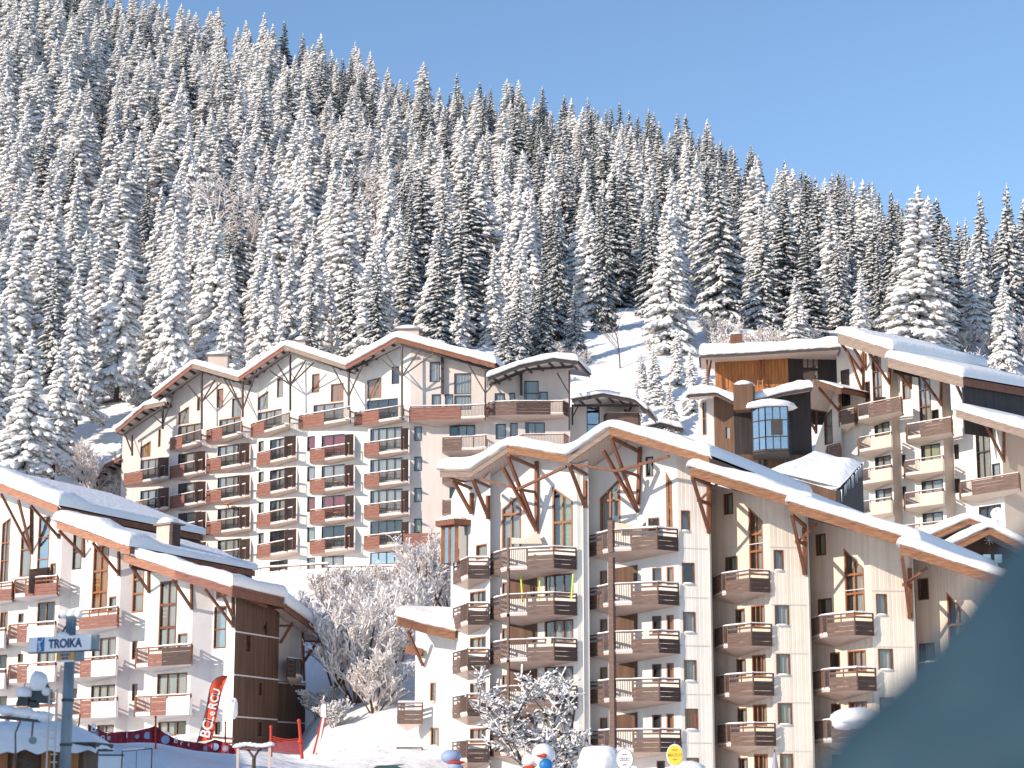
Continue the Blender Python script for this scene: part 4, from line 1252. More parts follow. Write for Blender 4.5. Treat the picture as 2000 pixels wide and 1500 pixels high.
for pl, x0, y0, x1, y1, ytr, mu, tr_, cu, fm in [
        (c1, 1643, 722, 1660, 793, None, 1, (.4,), None, 'darkwin'), (c1, 1704, 697, 1722, 785, 688, 2, (.3, .62), 'curtain', 'woodwin'), (c1, 1690, 745, 1700, 785, None, 1, (), None, 'woodwin'),
        (c2, 1795, 727, 1818, 825, 722, 2, (.3, .62), 'curtain', 'woodwin'), (c2, 1820, 800, 1834, 825, None, 1, (), None, 'darkwin'), (c2, 1762, 720, 1778, 780, None, 1, (.5,), 'curtain', 'woodwin'),
        (c0, 1610, 812, 1626, 868, 800, 1, (.5,), 'curtain', 'woodwin'),
        (c1, 1708, 826, 1738, 851, None, 2, (), 'curtain', 'darkwin'), (c2, 1799, 868, 1837, 900, None, 2, (), 'curtgreen', 'darkwin'),
        (c3, 1907, 839, 1935, 935, None, 2, (.55,), 'curtain', 'darkwin'), (c3, 1938, 905, 1954, 935, None, 1, (), 'curtain', 'darkwin'), (c3, 1864, 868, 1873, 897, None, 1, (), None, 'darkwin'),
        (c3, 1865, 935, 1875, 963, None, 1, (), None, 'darkwin'), (c1, 1709, 891, 1740, 915, None, 2, (), 'curtain', 'darkwin'), (c2, 1800, 938, 1842, 962, None, 2, (), 'curtain', 'darkwin'),
        (c1, 1710, 955, 1742, 980, None, 2, (), 'curtain', 'darkwin'), (c2, 1802, 1001, 1842, 1024, None, 2, (), 'curtain', 'darkwin'), (c3, 1912, 987, 1956, 1012, None, 3, (), None, 'darkwin'),
        (c2, 1762, 888, 1769, 912, None, 1, (), None, 'darkwin'), (c2, 1763, 950, 1770, 975, None, 1, (), None, 'darkwin')]:
    W(pl, x0, y0, x1, y1, yt_r=ytr, mull=mu, trans=tr_, cur=(cu, .15, .9) if cu else None, fm=fm, fw=.07)
def cbal(pl, x0, x1, y, key, f, mm='plank', conc=True, part=None, d=1.5):
    s, pln = planpx(pl, [(x0 - 3, y, .1), (x0, y, d), (x1, y, d), (x1 + 2, y, .1)])
    segs = [(0, 0, 1, 'full', mm), (1, 0, f, 'bars', mm)] + ([(1, f, 1, 'conc', 'tanwall'), (2, 0, 1, 'conc', 'tanwall')] if conc else [(1, f, 1, 'full', mm), (2, 0, 1, 'full', mm)])
    balcony(C, pl, s, pl.sz((x0 + x1) / 2, y, d)[1] - 1.08, pln, segs, key, railmat='beam', boards=False, part=part, slabmat='tanwall')
cbal(c1, 1676, 1760, 783, 'C1', .25, conc=False, part=[(3.2, 0, 1.5, 1.7, .2)])
cbal(c1, 1640, 1668, 800, 'C1b', .1, conc=False)
for y in (849, 913, 976):
    cbal(c1, 1678, 1741, y, 'C2', .36)
cbal(c2, 1772, 1858, 822, 'C3', .3, conc=False)
for y in (895, 958.5, 1022):
    cbal(c2, 1768, 1842, y, 'C4', .38)
cbal(c3, 1876, 1990, 932, 'C5', .2, conc=False)
cbal(c0, 1616, 1640, 868, 'C0', .2, conc=False)
def cfan(pl, foot, tip, py0, d=2.0):
    strut(C, pl, (foot[0], foot[1], .12), (tip[0], tip[1], d), .17, 'beam')
    q = MB(); q.beam(pl.hit(foot[0], py0, .1), pl.hit(foot[0], foot[1] + 3, .1), .17); mk('post', q, 'beam', C.root)
cfan(c1, (1684, 728), (1644, 672), 690); cfan(c1, (1686, 770), (1655, 685), 686); cfan(c1, (1690, 720), (1668, 680), 690)
cfan(c1, (1737, 748), (1698, 690), 706); cfan(c2, (1778, 756), (1740, 712), 720); cfan(c2, (1838, 790), (1790, 722), 732)
cfan(c2, (1882, 782), (1862, 738), 750); cfan(c3, (1961, 900), (1925, 830), 838); cfan(c0, (1640, 804), (1600, 758), 770); cfan(c0, (1594, 844), (1570, 800), 796)
C.build_walls()

# =================================================================== wooden chalet with glazed bay between them
E = Building('chalet', P(1470, 900, 172), 'brown timber chalet with an orange boarded gable, ladder, chimneys and glazed bay, between white blocks', 'house')
rE1 = Roof(E.root, Plane((1367, 171), (1640, 168), 700), [(1368, 699), (1470, 694), (1560, 688), (1640, 683)], .2, (.1, 1), .05, 7, .95, seg=['darkwin'] * 3)
e1 = E.facet((1397, 174), (1540, 172.5), 790, rE1, m='woodv', ref=740)
e1b = E.facet((1540, 172.5), (1560, 173), 790, rE1, m='darkwall', ref=740)
e1c = E.facet((1560, 173), (1640, 174), 830, rE1, m='darkwall', ref=740)
E.window(e1c, 1567, 692, 1600, 720, mull=3, glass='glassblue', fm='darkwin'); E.window(e1c, 1567, 722, 1600, 746, glass='glassblue', fm='darkwin')
for i in range(22):
    q = MB(); x = e1.len * i / 22
    zt = e1.sz(1470, 700)[1]; zb_ = e1.sz(1470, 756)[1]
    q.prism([e1.pt(x + .02, zb_, .03 + .02 * (i % 2)), e1.pt(x + e1.len / 22 - .02, zb_, .03 + .02 * (i % 2)), e1.pt(x + e1.len / 22 - .02, zt, .03 + .02 * (i % 2)), e1.pt(x + .02, zt, .03 + .02 * (i % 2))], e1.n * -.03)
    mk('plank', q, 'woodv', E.root)
q = MB(); q.beam(e1.hit(1381, 700, 1.5), e1.hit(1383, 756, 1.5), .16); q.beam(e1.hit(1390, 698, .9), e1.hit(1383, 740, 1.5), .12); mk('post', q, 'beam', E.root)
rE2 = Roof(E.root, Plane((1345, 167), (1585, 165), 780), [(1345, 776), (1400, 772), (1434, 790), (1470, 788), (1530, 772), (1585, 762)], .2, (.1, 1), .14, 6, .75, seg=['darkwin'] * 5)
e2 = E.facet((1395, 170), (1434, 168.5), 900, rE2, m='brownwall', ref=840)
e2w = E.facet((1365, 174), (1395, 173), 900, rE2, m='pinkwall', ref=840)
e3 = E.facet((1434, 168.5), (1585, 169), 910, rE2, m='darkwall', ref=840)
E.window(e2w, 1372, 785, 1380, 850, fm='orangewin', mull=1, trans=(.5,)); E.window(e2, 1416, 832, 1427, 858, fm='woodwin', cur=('curtain', .2, .9))
e4 = E.facet((1434.5, 168), (1590, 168.4), 960, None, m='brownwall', ref=900); e4.ztop = e4.sz(1500, 888)[1]
for x in (1480, 1490, 1530):
    E.window(e4, x, 892, x + 8, 910, fm='darkwin', cur=('curtain', .1, .9))
c = Plane((1432, 165), (1470, 164.6), 760)
zt, zb_ = c.sz(1450, 750)[1], c.sz(1450, 800)[1]
q = MB(); q.prism([c.pt(0, zb_), c.pt(c.len, zb_), c.pt(c.len, zt), c.pt(0, zt)], c.n * -1.4); o = mk('chimney', q, 'brownwall', E.root)
q = MB(); q.blob(c.pt(c.len / 2, zt, -.7), c.len * .56, .95, .4, 12, 6, .12, bottom=-.15); mk('cap_snow', q, 'snow', o, True)
c = Plane((1428, 178), (1450, 178), 660)
zt, zb_ = c.sz(1440, 652)[1], c.sz(1440, 690)[1]
q = MB(); q.prism([c.pt(0, zb_), c.pt(c.len, zb_), c.pt(c.len, zt), c.pt(0, zt)], c.n * -.9); o = mk('chimney', q, 'beam', E.root)
q = MB(); q.blob(c.pt(c.len / 2, zt, -.45), c.len * .6, .6, .3, 10, 5, .1, bottom=-.1); mk('cap_snow', q, 'snow', o, True)
# glazed bay
bp = Plane((1470, 165), (1543, 164.6), 840)
zt, zb_ = bp.sz(1505, 797)[1], bp.sz(1505, 882)[1]
cor = [(-.0, -2.5), (0, .1), (1.05, .9), (2.85, .9), (3.1, -2.5)]
f = MB(); f.prism([bp.pt(a, zb_, d) for a, d in cor], Z * (zt - zb_)); o = mk('glazed_bay', f, 'glassblue', E.root)
for (a, da), (b, db), n in ((cor[1], cor[2], 2), (cor[2], cor[3], 3)):
    for i in range(n + 1):
        f = MB(); aa, dd = a + (b - a) * i / n, da + (db - da) * i / n
        f.beam(bp.pt(aa, zb_, dd), bp.pt(aa, zt, dd), .09); mk('mullion', f, 'darkwin', o)
    for fr in (0, .3, .68, 1):
        f = MB(); z_ = zb_ + (zt - zb_) * fr
        f.beam(bp.pt(a, z_, da), bp.pt(b, z_, db), .09 if 0 < fr < 1 else .16); mk('transom', f, 'darkwin', o)
f = MB(); f.prism([bp.pt(a, zb_ + (zt - zb_) * .34, d) for a, d in ((1.5, .93), (2.45, .93), (2.45, .97), (1.5, .97))], Z * 1.3); mk('window', f, 'darkwin', o)
f = MB(); f.prism([bp.pt(a, zb_ - .25, d) for a, d in cor], Z * .24); mk('sill', f, 'darkwall', o)
f = MB(); f.blob(bp.pt(1.5, zt + .05, -.2), 2.1, 1.7, .75, 18, 8, .15, bottom=-.12); mk('bay_snow', f, 'snow', o, True)
E.build_walls()
# ladder leaning on the gable
L = thing('ladder', e1.hit(1485, 756, .5), 'wooden ladder leaning against the orange boarded wall of the chalet', 'ladder')
a0, a1, b0_, b1_ = e1.hit(1480, 756, .7), e1.hit(1486, 690, .15), e1.hit(1489, 756, .7), e1.hit(1493, 690, .15)
for a, b in ((a0, a1), (b0_, b1_)):
    f = MB(); f.beam(a, b, .09); mk('rail', f, 'orangewin', L)
for i in range(9):
    t = (i + .5) / 9
    f = MB(); f.beam(a0.lerp(a1, t), b0_.lerp(b1_, t), .06); mk('rung', f, 'orangewin', L)

# =================================================================== snowy shed roof between front building and right block
H = Building('shed', P(1630, 960, 128), 'dark shed with a smooth sagging snow roof and icicles, between two apartment buildings', 'shed')
TL, TR, BR, BL = P(1590, 878, 133), P(1684, 895, 132), P(1640, 950, 127), P(1500, 912, 129)
q = MB(); n = 18
for i in range(n + 1):
    for j in range(n + 1):
        u_, v_ = i / n, j / n
        p = (TL * (1 - u_) + TR * u_) * (1 - v_) + (BL * (1 - u_) + BR * u_) * v_
        ed = min(u_, v_, 1 - u_, 1 - v_)
        p = p + Z * (.28 * noise.noise(Vector((u_ * 2.3, v_ * 2.1, 5))) - .45 * math.sin(math.pi * u_) * v_ + .35 * min(1, ed * 7) - .2)
        q.v.append(p)
for i in range(n):
    for j in range(n):
        a = i * (n + 1) + j
        q.f.append([a, a + n + 1, a + n + 2, a + 1]); q.m.append(0)
q.f.append([0] + [n * (n + 1)] + [(n + 1) * (n + 1) - 1] + [n]); q.m.append(0)
mk('roof_snow', q, 'snow', H.root, True)
dn = Z * -4.2
q = MB(); q.prism([TR - Z * .3, BR - Z * .3, BR + dn, TR + dn], Vector((-.25, .05, 0))); mk('wall', q, 'darkwall', H.root)
q = MB(); q.prism([BR - Z * .35, BL - Z * .3, BL + dn, BR + dn], Vector((.05, .25, 0))); mk('wall', q, 'brownwall', H.root)
for i in range(12):
    t = (i + RN.random() * .7) / 12
    p = TR.lerp(BR, t) - Z * .25 + Vector((.06, -.03, 0)); q = MB(); q.tube([p, p - Z * RN.uniform(.25, .9)], [.05, .008], 5); mk('icicle', q, 'snow', H.root)

# =================================================================== small gabled chalet at the right edge
G = Building('chalet', P(1920, 1100, 120), 'small dark wooden chalet with orange gable boards and a white star ornament, right edge', 'house')
rG2 = Roof(G.root, Plane((1800, 129), (1960, 128), 1040), [(1806, 1062), (1894, 1024), (1960, 1050)], .35, (.1, 1), .0, 8, .6, seg=['wood', 'wood'])
rG1 = Roof(G.root, Plane((1830, 122), (2040, 121), 1050), [(1815, 1100), (1846, 1086), (1932, 1044), (2040, 1098)], .42, (.1, 1), .0, 7, .55, seg=['wood', 'wood', 'wood'])
g1 = G.facet((1850, 124), (2020, 123.4), 1200, rG1, m='brownwall', ref=1080)
G.facet((1826, 131), (1950, 130.5), 1200, rG2, m='brownwall', ref=1080)
for x in (1896, 1918, 1940):
    G.window(g1, x, 1080, x + 20, 1102, glass='glassblue', fm='darkwin')
G.build_walls()
q = MB(); cc = g1.hit(1932, 1055, .15)
for k in range(4):
    a = math.pi * k / 4; v_ = g1.u * math.cos(a) + Z * math.sin(a)
    q.beam(cc - v_ * .3, cc + v_ * .3, .035)
mk('star_ornament', q, 'paintwhite', G.root)
dish(1948, 1004, g1, .4, 'white satellite dish above the ridge of the small dark wooden chalet')

# =================================================================== ground: piste, slope between the houses, wooded mountainside
GX = [-700, 0, 200, 245, 300, 480, 600, 640, 800, 1000, 1300, 1650, 2000, 2700]
GY = [1, 40, 60, 80, 95, 104, 112, 120, 128, 136, 146, 158, 170, 182, 200, 216, 260, 340, 420, 480, 530, 640]
def gz(py, Y):
    return P(1000, py, Y).z
def gcol(x):
    t = lambda *v: list(v)
    low = {-700: t(-3, -2.6, -1.6, .2, 1.9, 2.9, 3.0, 3.0, 3.2, 4, 8, 12, 17, 22),
           0:    t(-3, -2.6, -1.6, .2, 1.9, 2.9, 3.0, 3.0, 3.2, 4, 8, 12, 17, 22),
           200:    t(-3, -2.6, -1.6, .2, 1.9, 2.9, 3.0, 3.0, 3.2, 4, 8, 12, 17, 22),
           245:  t(-3, -2.6, -1.6, .2, 1.7, 2.75, 2.8, 2.9, 3.0, 4, 7, 11, 16, 18),
           300:  t(-3, -2.6, -1.6, .2, 1.7, 2.75, 2.8, 2.9, 3.0, 4, 7, 11, 16, 18),
           480:  t(-3, -2.6, -1.7, -.1, 1.0, 1.95, 2.0, 2.2, 2.6, 4, 8, 12, 16, 18),
           600:  t(-3, -2.6, -1.75, -.3, .6, 1.35, 1.2, 1.7, 2.2, 3.2, 7.5, 12.2, 16.6, 18),
           640:  t(-3, -2.6, -1.8, -.4, .4, 1.2, 1.0, 2.1, 3.7, 5.6, 9.2, 13.2, 17.0, 20),
           800:  t(-3, -2.6, -2.0, -1.2, -.6, .2, 1.0, 2.2, 4.6, 7.5, 10.2, 13.4, 17.0, 20),
           1000: t(-3, -2.8, -2.4, -1.8, -1.2, -.6, 0, 1, 3, 6, 9, 12, 16, 21),
           1300: t(-3, -2.8, -2.4, -1.8, -1.2, -.6, 0, 1, 3, 6, 9, 13, 18, 26),
           1650: t(-3, -2.8, -2.4, -1.8, -1.2, -.6, 0, 1, 3, 8, 13, 18, 22, 29),
           2000: t(-3, -2.8, -2.4, -1.8, -1.2, -.6, 0, 1, 3, 8, 13, 18, 22, 29),
           2700: t(-3, -2.8, -2.4, -1.8, -1.2, -.6, 0, 1, 3, 8, 13, 18, 22, 29)}[x]
    y200 = {-700: 980, 0: 985, 200: 1080, 245: 1150, 300: 1160, 480: 1160, 600: 900, 640: 860, 800: 820, 1000: 790, 1300: 745, 1650: 735, 2000: 740, 2700: 760}[x]
    y216 = {-700: 860, 0: 870, 200: 860, 245: 850, 300: 820, 480: 760, 600: 745, 640: 740, 800: 710, 1000: 690, 1300: 655, 1650: 655, 2000: 660, 2700: 680}[x]
    yr = {-700: -260, 0: -10, 200: 72, 245: 90, 300: 110, 480: 165, 600: 195, 640: 205, 800: 262, 1000: 290, 1300: 355, 1650: 480, 2000: 650, 2700: 860}[x]
    z200, z216, zr = gz(y200, 200), gz(y216, 216), gz(yr, 480)
    hi = [z200, z216]
    for Y in (260, 340, 420):
        f = (Y - 216) / (480 - 216)
        hi.append(z216 + (zr - z216) * (f ** 1.04))
    return low + hi + [zr, zr + 2, zr - 40]
GT = [gcol(x) for x in GX]
def terrain(px, Y):
    px = min(max(px, GX[0]), GX[-1]); Y = min(max(Y, GY[0]), GY[-1])
    i = max(k for k in range(len(GX) - 1) if GX[k] <= px)
    j = max(k for k in range(len(GY) - 1) if GY[k] <= Y)
    a, b = (px - GX[i]) / (GX[i + 1] - GX[i]), (Y - GY[j]) / (GY[j + 1] - GY[j])
    sa = a * a * (3 - 2 * a)
    z = (GT[i][j] * (1 - sa) + GT[i + 1][j] * sa) * (1 - b) + (GT[i][j + 1] * (1 - sa) + GT[i + 1][j + 1] * sa) * b
    x = (px - 1000) / F * Y
    am = min(1, max(0, (Y - 90) / 60))
    return z + am * (.9 * noise.noise(Vector((x * .09, Y * .09, 1))) + .35 * noise.noise(Vector((x * .3, Y * .3, 5)))) + (.06 + .12 * am) * noise.noise(Vector((x * .7, Y * .7, 9)))
def gpt(px, Y):
    """ground point in picture column px (measured at the horizon) and depth Y"""
    return Vector(((px - 1000) / F * Y * 1.0, Y, terrain(px, Y)))
def gat(px, py, Y):
    """ground point below the spot seen at (px, py) at depth Y"""
    p = P(px, py, Y)
    return Vector((p.x, Y, terrain(1000 + p.x / Y * F, Y)))
q = MB()
xs = [-700 + 34 * i for i in range(101)]
ys = [1 + 3 * i for i in range(30)] + [90 + 1.5 * i for i in range(100)] + [240 + 5 * i for i in range(81)]
for Y in ys:
    for x in xs:
        q.v.append(gpt(x, Y))
for j in range(len(ys) - 1):
    for i in range(len(xs) - 1):
        a = j * len(xs) + i
        q.f.append([a, a + 1, a + 1 + len(xs), a + len(xs)]); q.m.append(0)
mk('snowy_ground', q, 'ground', kind='structure', smooth=True)
q = MB()
q.quad(Vector((-4000, -300, -12)), Vector((4000, -300, -12)), Vector((4000, 6000, -12)), Vector((-4000, 6000, -12)))
mk('valley_floor', q, 'ground', kind='structure')
# dark road at the foot of the slope
q = MB(); pr = None
for i in range(12):
    t = i / 11
    x, Y = 600 + 175 * t, 112 - 5 * t
    c = gat(x, 1480, Y); d = gat(x, 1480, Y - 2.6)
    cu = (c + Z * .05, d + Z * .05)
    if pr:
        q.quad(pr[0], pr[1], cu[1], cu[0])
    pr = cu
mk('road', q, 'asphalt', kind='structure')

# =================================================================== trees
def snow_pad(mb, c, ax, l, w, h, rn, needles=True):
    """a lump of snow lying on a spray of needles: ax is the direction of the spray"""
    a = ax.normalized()
    s_ = a.cross(Z)
    s_ = s_.normalized() if s_.length > 1e-3 else Vector((1, 0, 0))
    up = s_.cross(a)
    n = 5
    base = []
    for k in range(n):
        t = 6.2832 * (k + .5 * rn.random()) / n
        r = rn.uniform(.8, 1.2)
        base.append(c + a * (l * math.cos(t) * r) + s_ * (w * math.sin(t) * r) - Z * (.12 * h))
    mid = [c + (p - c) * .62 + up * h * rn.uniform(.5, .8) for p in base]
    tip = c + up * h
    k0 = len(mb.v)
    mb.v.extend(base + mid + [tip])
    for k in range(n):
        k2 = (k + 1) % n
        mb.f.append([k0 + k, k0 + k2, k0 + n + k2, k0 + n + k]); mb.m.append(0)
        mb.f.append([k0 + n + k, k0 + n + k2, k0 + 2 * n]); mb.m.append(0)
    if needles:
        k0 = len(mb.v)
        dr = rn.uniform(.3, .6) * (l + w) * .7
        lo = [c + (p - c) * rn.uniform(.7, 1.5) - Z * dr * rn.uniform(.6, 1.3) for p in base]
        mb.v.extend([p - Z * .01 for p in base] + lo)
        for k in range(n):
            k2 = (k + 1) % n
            mb.f.append([k0 + k, k0 + k2, k0 + n + (k if rn.random() < .5 else k2)]); mb.m.append(1)
        mb.f.append([k0, k0 + 1, k0 + 2, k0 + 3, k0 + 4]); mb.m.append(1)

def finger(mb, pts, rad, rn, n=6, flat=.8):
    """a drooping finger of a branch: a bumpy tapered sleeve"""
    k0 = len(mb.v)
    m = len(pts)
    for i, p in enumerate(pts):
        t = pts[min(i + 1, m - 1)] - pts[max(i - 1, 0)]
        t.normalize()
        s_ = t.cross(Z)
        s_ = s_.normalized() if s_.length > 1e-3 else Vector((1, 0, 0))
        up = s_.cross(t)
        for k in range(n):
            a = 6.2832 * k / n
            r = rad[i] * rn.uniform(.72, 1.28)
            sz = r * flat * math.sin(a)
            if sz < 0:
                sz *= 1.5
            mb.v.append(p + s_ * (r * math.cos(a)) + up * sz)
    for i in range(m - 1):
        for k in range(n):
            mb.f.append([k0 + i * n + k, k0 + i * n + (k + 1) % n, k0 + (i + 1) * n + (k + 1) % n, k0 + (i + 1) * n + k]); mb.m.append(0)
    mb.f.append([k0 + (m - 1) * n + k for k in range(n)]); mb.m.append(0)

def spruce_mesh(seed, mtl, H=16.0, R=2.7, load=1.0, dens=1.0, power=.85, dr=1.0):
    rn = random.Random(seed)
    mb = MB()
    ph = rn.random() * 6
    nb_all = int(185 * dens)
    for i in range(nb_all):
        t = (i + rn.random()) / nb_all
        t = 1 - (1 - t) ** .80
        z0 = H * (.05 + .94 * t)
        az = i * 2.39996 + rn.uniform(-.5, .5)
        gap = .84 + .2 * math.sin(az * 2 + ph + t * 9) + .14 * math.sin(az * 3 - t * 21 + ph)
        L = (R * 1.12 * ((1 - t) ** power) * gap + .14) * rn.uniform(.72, 1.15)
        dirh = Vector((math.cos(az), math.sin(az), 0))
        sideh = Vector((-dirh.y, dirh.x, 0))
        dA = (.16 + .35 * (1 - t)) * dr * rn.uniform(.6, 1.4)
        dB = (.55 + .55 * (1 - t)) * dr * rn.uniform(.7, 1.3)
        if t > .82:
            dA, dB = dA - .5 * (t - .8) / .2, dB - .9 * (t - .8) / .2
        ns = 5 if L > .9 else 3
        pts = []
        p = Vector((0, 0, z0)) + dirh * (.03 + .05 * L)
        sw = rn.gauss(0, .12)
        for j in range(ns + 1):
            f = j / ns
            pts.append(p.copy())
            p = p + (dirh + sideh * sw - Z * (dA + (dB - dA) * f)).normalized() * (L * .92 / ns)
        ld = load * rn.uniform(.75, 1.2)
        rm = (.12 + .058 * L) * ld
        prof = [.45, .85, 1.1, 1.0, .8, .3] if ns == 5 else [.6, 1.0, .85, .3]
        finger(mb, pts, [rm * q_ for q_ in prof], rn)
        if L > .55:
            nsd = 2 if L < 1.3 else 3 if L < 2.2 else 4
            for q_ in range(nsd):
                f = .25 + .6 * (q_ + rn.random() * .7) / nsd
                sg = -1 if (q_ + i) % 2 else 1
                b0 = pts[min(ns - 1, int(f * ns))].lerp(pts[min(ns, int(f * ns) + 1)], f * ns - int(f * ns))
                Ls = L * (1 - f * .55) * rn.uniform(.38, .62)
                d0 = (dirh * rn.uniform(.5, .9) + sideh * sg * rn.uniform(.6, 1.0) - Z * rn.uniform(.25, .6) * dr).normalized()
                pp = [b0]
                for j in range(3):
                    pp.append(pp[-1] + d0 * (Ls / 3))
                    d0 = (d0 - Z * .16 * dr).normalized()
                finger(mb, pp, [rm * .6, rm * .78, rm * .66, rm * .22], rn, 5)
    finger(mb, [Vector((0, 0, H * .9)), Vector((.03, 0, H * .95)), Vector((0, .02, H)), Vector((0, 0, H * 1.02))], [.16, .13, .08, .02], rn, 5)
    tk = MB()
    tk.tube([Vector((0, 0, -1.5)), Vector((0, 0, H * .3)), Vector((0, 0, H * .7)), Vector((0, 0, H * 1.02))], [.2, .13, .06, .012], 6)
    return mb.mesh('crown', [mtl], True), tk.mesh('trunk', 'bark')

VAR = []
for k, (mt_, R_, load, dens, pw, dr) in enumerate([('frondmid', 2.6, 1.0, 1.0, .85, 1.0), ('frondheavy', 2.8, 1.25, 1.0, .8, 1.15), ('frondheavy', 3.0, 1.1, 1.05, .8, 1.0), ('frondlight', 2.3, .95, 1.0, .9, .9),
                                                ('frondheavy', 2.8, 1.4, 1.0, .78, 1.25), ('frondlight', 2.2, .9, 1.05, .95, .95), ('frondmid', 2.8, .95, .95, .85, 1.05), ('frondheavy', 2.5, 1.15, 1.05, .75, 1.1)]):
    VAR.append(spruce_mesh(100 + k, mt_, 16, R_, load, dens, pw, dr))

def spruce(p, h, v, rot, wide=1.0, label=None, group='snow covered spruces of the hillside forest'):
    t = thing('spruce_tree', p, label or 'snow covered spruce standing among many alike in the dense hillside forest', 'tree', group)
    s = h / 16
    t.scale = (s * wide, s * wide, s)
    t.rotation_euler = (RN.gauss(0, .022), RN.gauss(0, .022), rot)
    for me, nm in ((VAR[v][1], 'trunk'), (VAR[v][0], 'crown')):
        o = bpy.data.objects.new(nm, me); COL.objects.link(o); o.parent = t
    return t

ZN = [(250, 'at the far left'), (420, 'above the curved block\'s first roof peak'), (620, 'above the curved block\'s second roof peak'), (870, 'above the curved block\'s third roof peak'),
      (1120, 'above the curved block\'s end roofs'), (1400, 'above the open snowfield'), (1640, 'above the wooden chalet'), (9999, 'above the right block')]
def zone_label(px, Y, h, v):
    sz = 'tall' if h > 18.5 else 'short' if h < 14.5 else 'medium'
    ld = {1: 'thickly snowed', 4: 'snow buried', 7: 'heavily snowed', 2: 'broad snowy', 0: 'snowy', 3: 'darker sparse', 5: 'slim dark', 6: 'wide dark'}[v]
    dp = 'at the forest edge' if Y < 232 else 'low on the slope' if Y < 285 else 'halfway up the slope'
    return sz + ' ' + ld + ' spruce ' + dp + ', ' + next(n for x, n in ZN if px < x)
placed = []
def tree_at(px, py_base, hpx, Y, v, wide=1.0, label=None):
    p = gat(px, py_base, Y)
    p.z = max(p.z, P(px, py_base, Y).z - 2) if abs(p.z - P(px, py_base, Y).z) < 8 else p.z
    h = hpx * Y / F * 1.02
    placed.append((p.x, p.y))
    return spruce(p, h, v, RN.random() * 6.28, wide, label or 'conspicuous ' + zone_label(px, Y, h, v))

KEY = [(1305, 672, 285, 212, 2, 1.25, 'broad snow laden spruce standing alone beside the open snowfield above the roofs'),
       (990, 705, 140, 203, 6, 1.5, 'small bushy spruce directly behind the rooftop end of the curved block'),
       (1090, 650, 270, 222, 3, 1.05, 'dark tall spruce just left of the open snowfield'),
       (1180, 632, 300, 224, 5, 1.0, 'slim dark spruce at the top of the open snowfield'),
       (1490, 655, 245, 220, 0, 1.3, 'wide spruce right behind the orange boarded chalet chimney'),
       (1395, 668, 90, 210, 3, 1.1, 'little young spruce between the snowfield and the chalet roof'),
       (1910, 690, 210, 214, 2, 1.2, 'spruce with spreading branches above the dark verge of the right roof'),
       (1795, 668, 230, 218, 1, 1.1, 'snow covered spruce behind the highest roof of the right block'),
       (1985, 735, 130, 205, 3, 1.0, 'young spruce beyond the right end of the highest roof'),
       (1280, 845, 110, 196, 1, 1.5, 'small snowy spruce in the gap beside the glazed chalet'),
       (1355, 845, 120, 194, 4, 1.3, 'small snow heaped spruce left of the chalet chimney'),
       (1325, 800, 110, 199, 4, 1.5, 'round snowy spruce between the snowfield and the glazed chalet'),
       (1255, 790, 70, 199, 1, 1.6, 'small snow ball of a spruce in the open snowfield'),
       (1385, 865, 120, 192, 7, 1.4, 'snowy spruce touching the left wall of the glazed chalet'),
       (1310, 875, 100, 191, 1, 1.5, 'low snow heaped spruce above the ridge of the front roof'),
       (1245, 860, 80, 193, 4, 1.3, 'low snowy spruce behind the tall peak of the front roof'),
       (45, 955, 350, 186, 4, 1.6, 'huge snow buried spruce at the left edge above the lower left roof'),
       (-40, 930, 330, 192, 1, 1.3, 'snow buried spruce cut by the left picture edge'),
       (230, 720, 320, 218, 1, 1.25, 'thick white spruce left of the first roof peak of the curved block'),
       (150, 770, 290, 214, 2, 1.1, 'white spruce above the small blue snow clearing'),
       (335, 700, 290, 216, 4, 1.1, 'snow heaped spruce behind the left chimney of the curved block'),
       (1060, 682, 235, 206, 3, 1.1, 'dark pointed spruce left of the open snowfield, behind the low end roof'),
       (1012, 692, 205, 204, 0, 1.2, 'snowy spruce just left of the darker pointed one beside the snowfield'),
       (1125, 668, 150, 209, 6, 1.3, 'bushy frosted spruce at the left rim of the open snowfield'),
       (105, 880, 260, 200, 4, 1.4, 'snow heaped spruce right of the huge one at the left edge'),
       (260, 830, 200, 206, 1, 1.5, 'snow buried spruce close behind the left end of the curved block'),
       (310, 770, 200, 211, 4, 1.3, 'snow heaped spruce above the lowest roof step of the curved block'),
       (-10, 830, 300, 205, 1, 1.3, 'tall snowy spruce behind the huge one at the left edge'),
       (1560, 690, 160, 206, 2, 1.4, 'spruce right above the orange boarded gable'),
       (1680, 690, 190, 205, 7, 1.3, 'spruce rising behind the highest point of the right block'),
       (1960, 735, 200, 203, 2, 1.2, 'spreading spruce over the right end of the snow roof'),
       (100, 735, 260, 226, 0, 1.2, None), (610, 650, 240, 218, 1, 1.3, None), (520, 680, 220, 216, 4, 1.2, None), (690, 665, 220, 217, 0, 1.25, None), (740, 640, 230, 222, 1, 1.2, None),
       (850, 655, 250, 219, 2, 1.2, None), (900, 680, 180, 213, 4, 1.3, None), (1040, 690, 150, 211, 6, 1.2, None), (440, 690, 230, 219, 1, 1.2, None), (1640, 660, 200, 222, 0, 1.2, None), (1720, 680, 190, 219, 5, 1.2, None), (1860, 690, 170, 217, 3, 1.0, None)]
for a in KEY:
    tree_at(*a)
NT = 300
cand = []
tries = 0
rn = random.Random(5)
allp = list(placed)
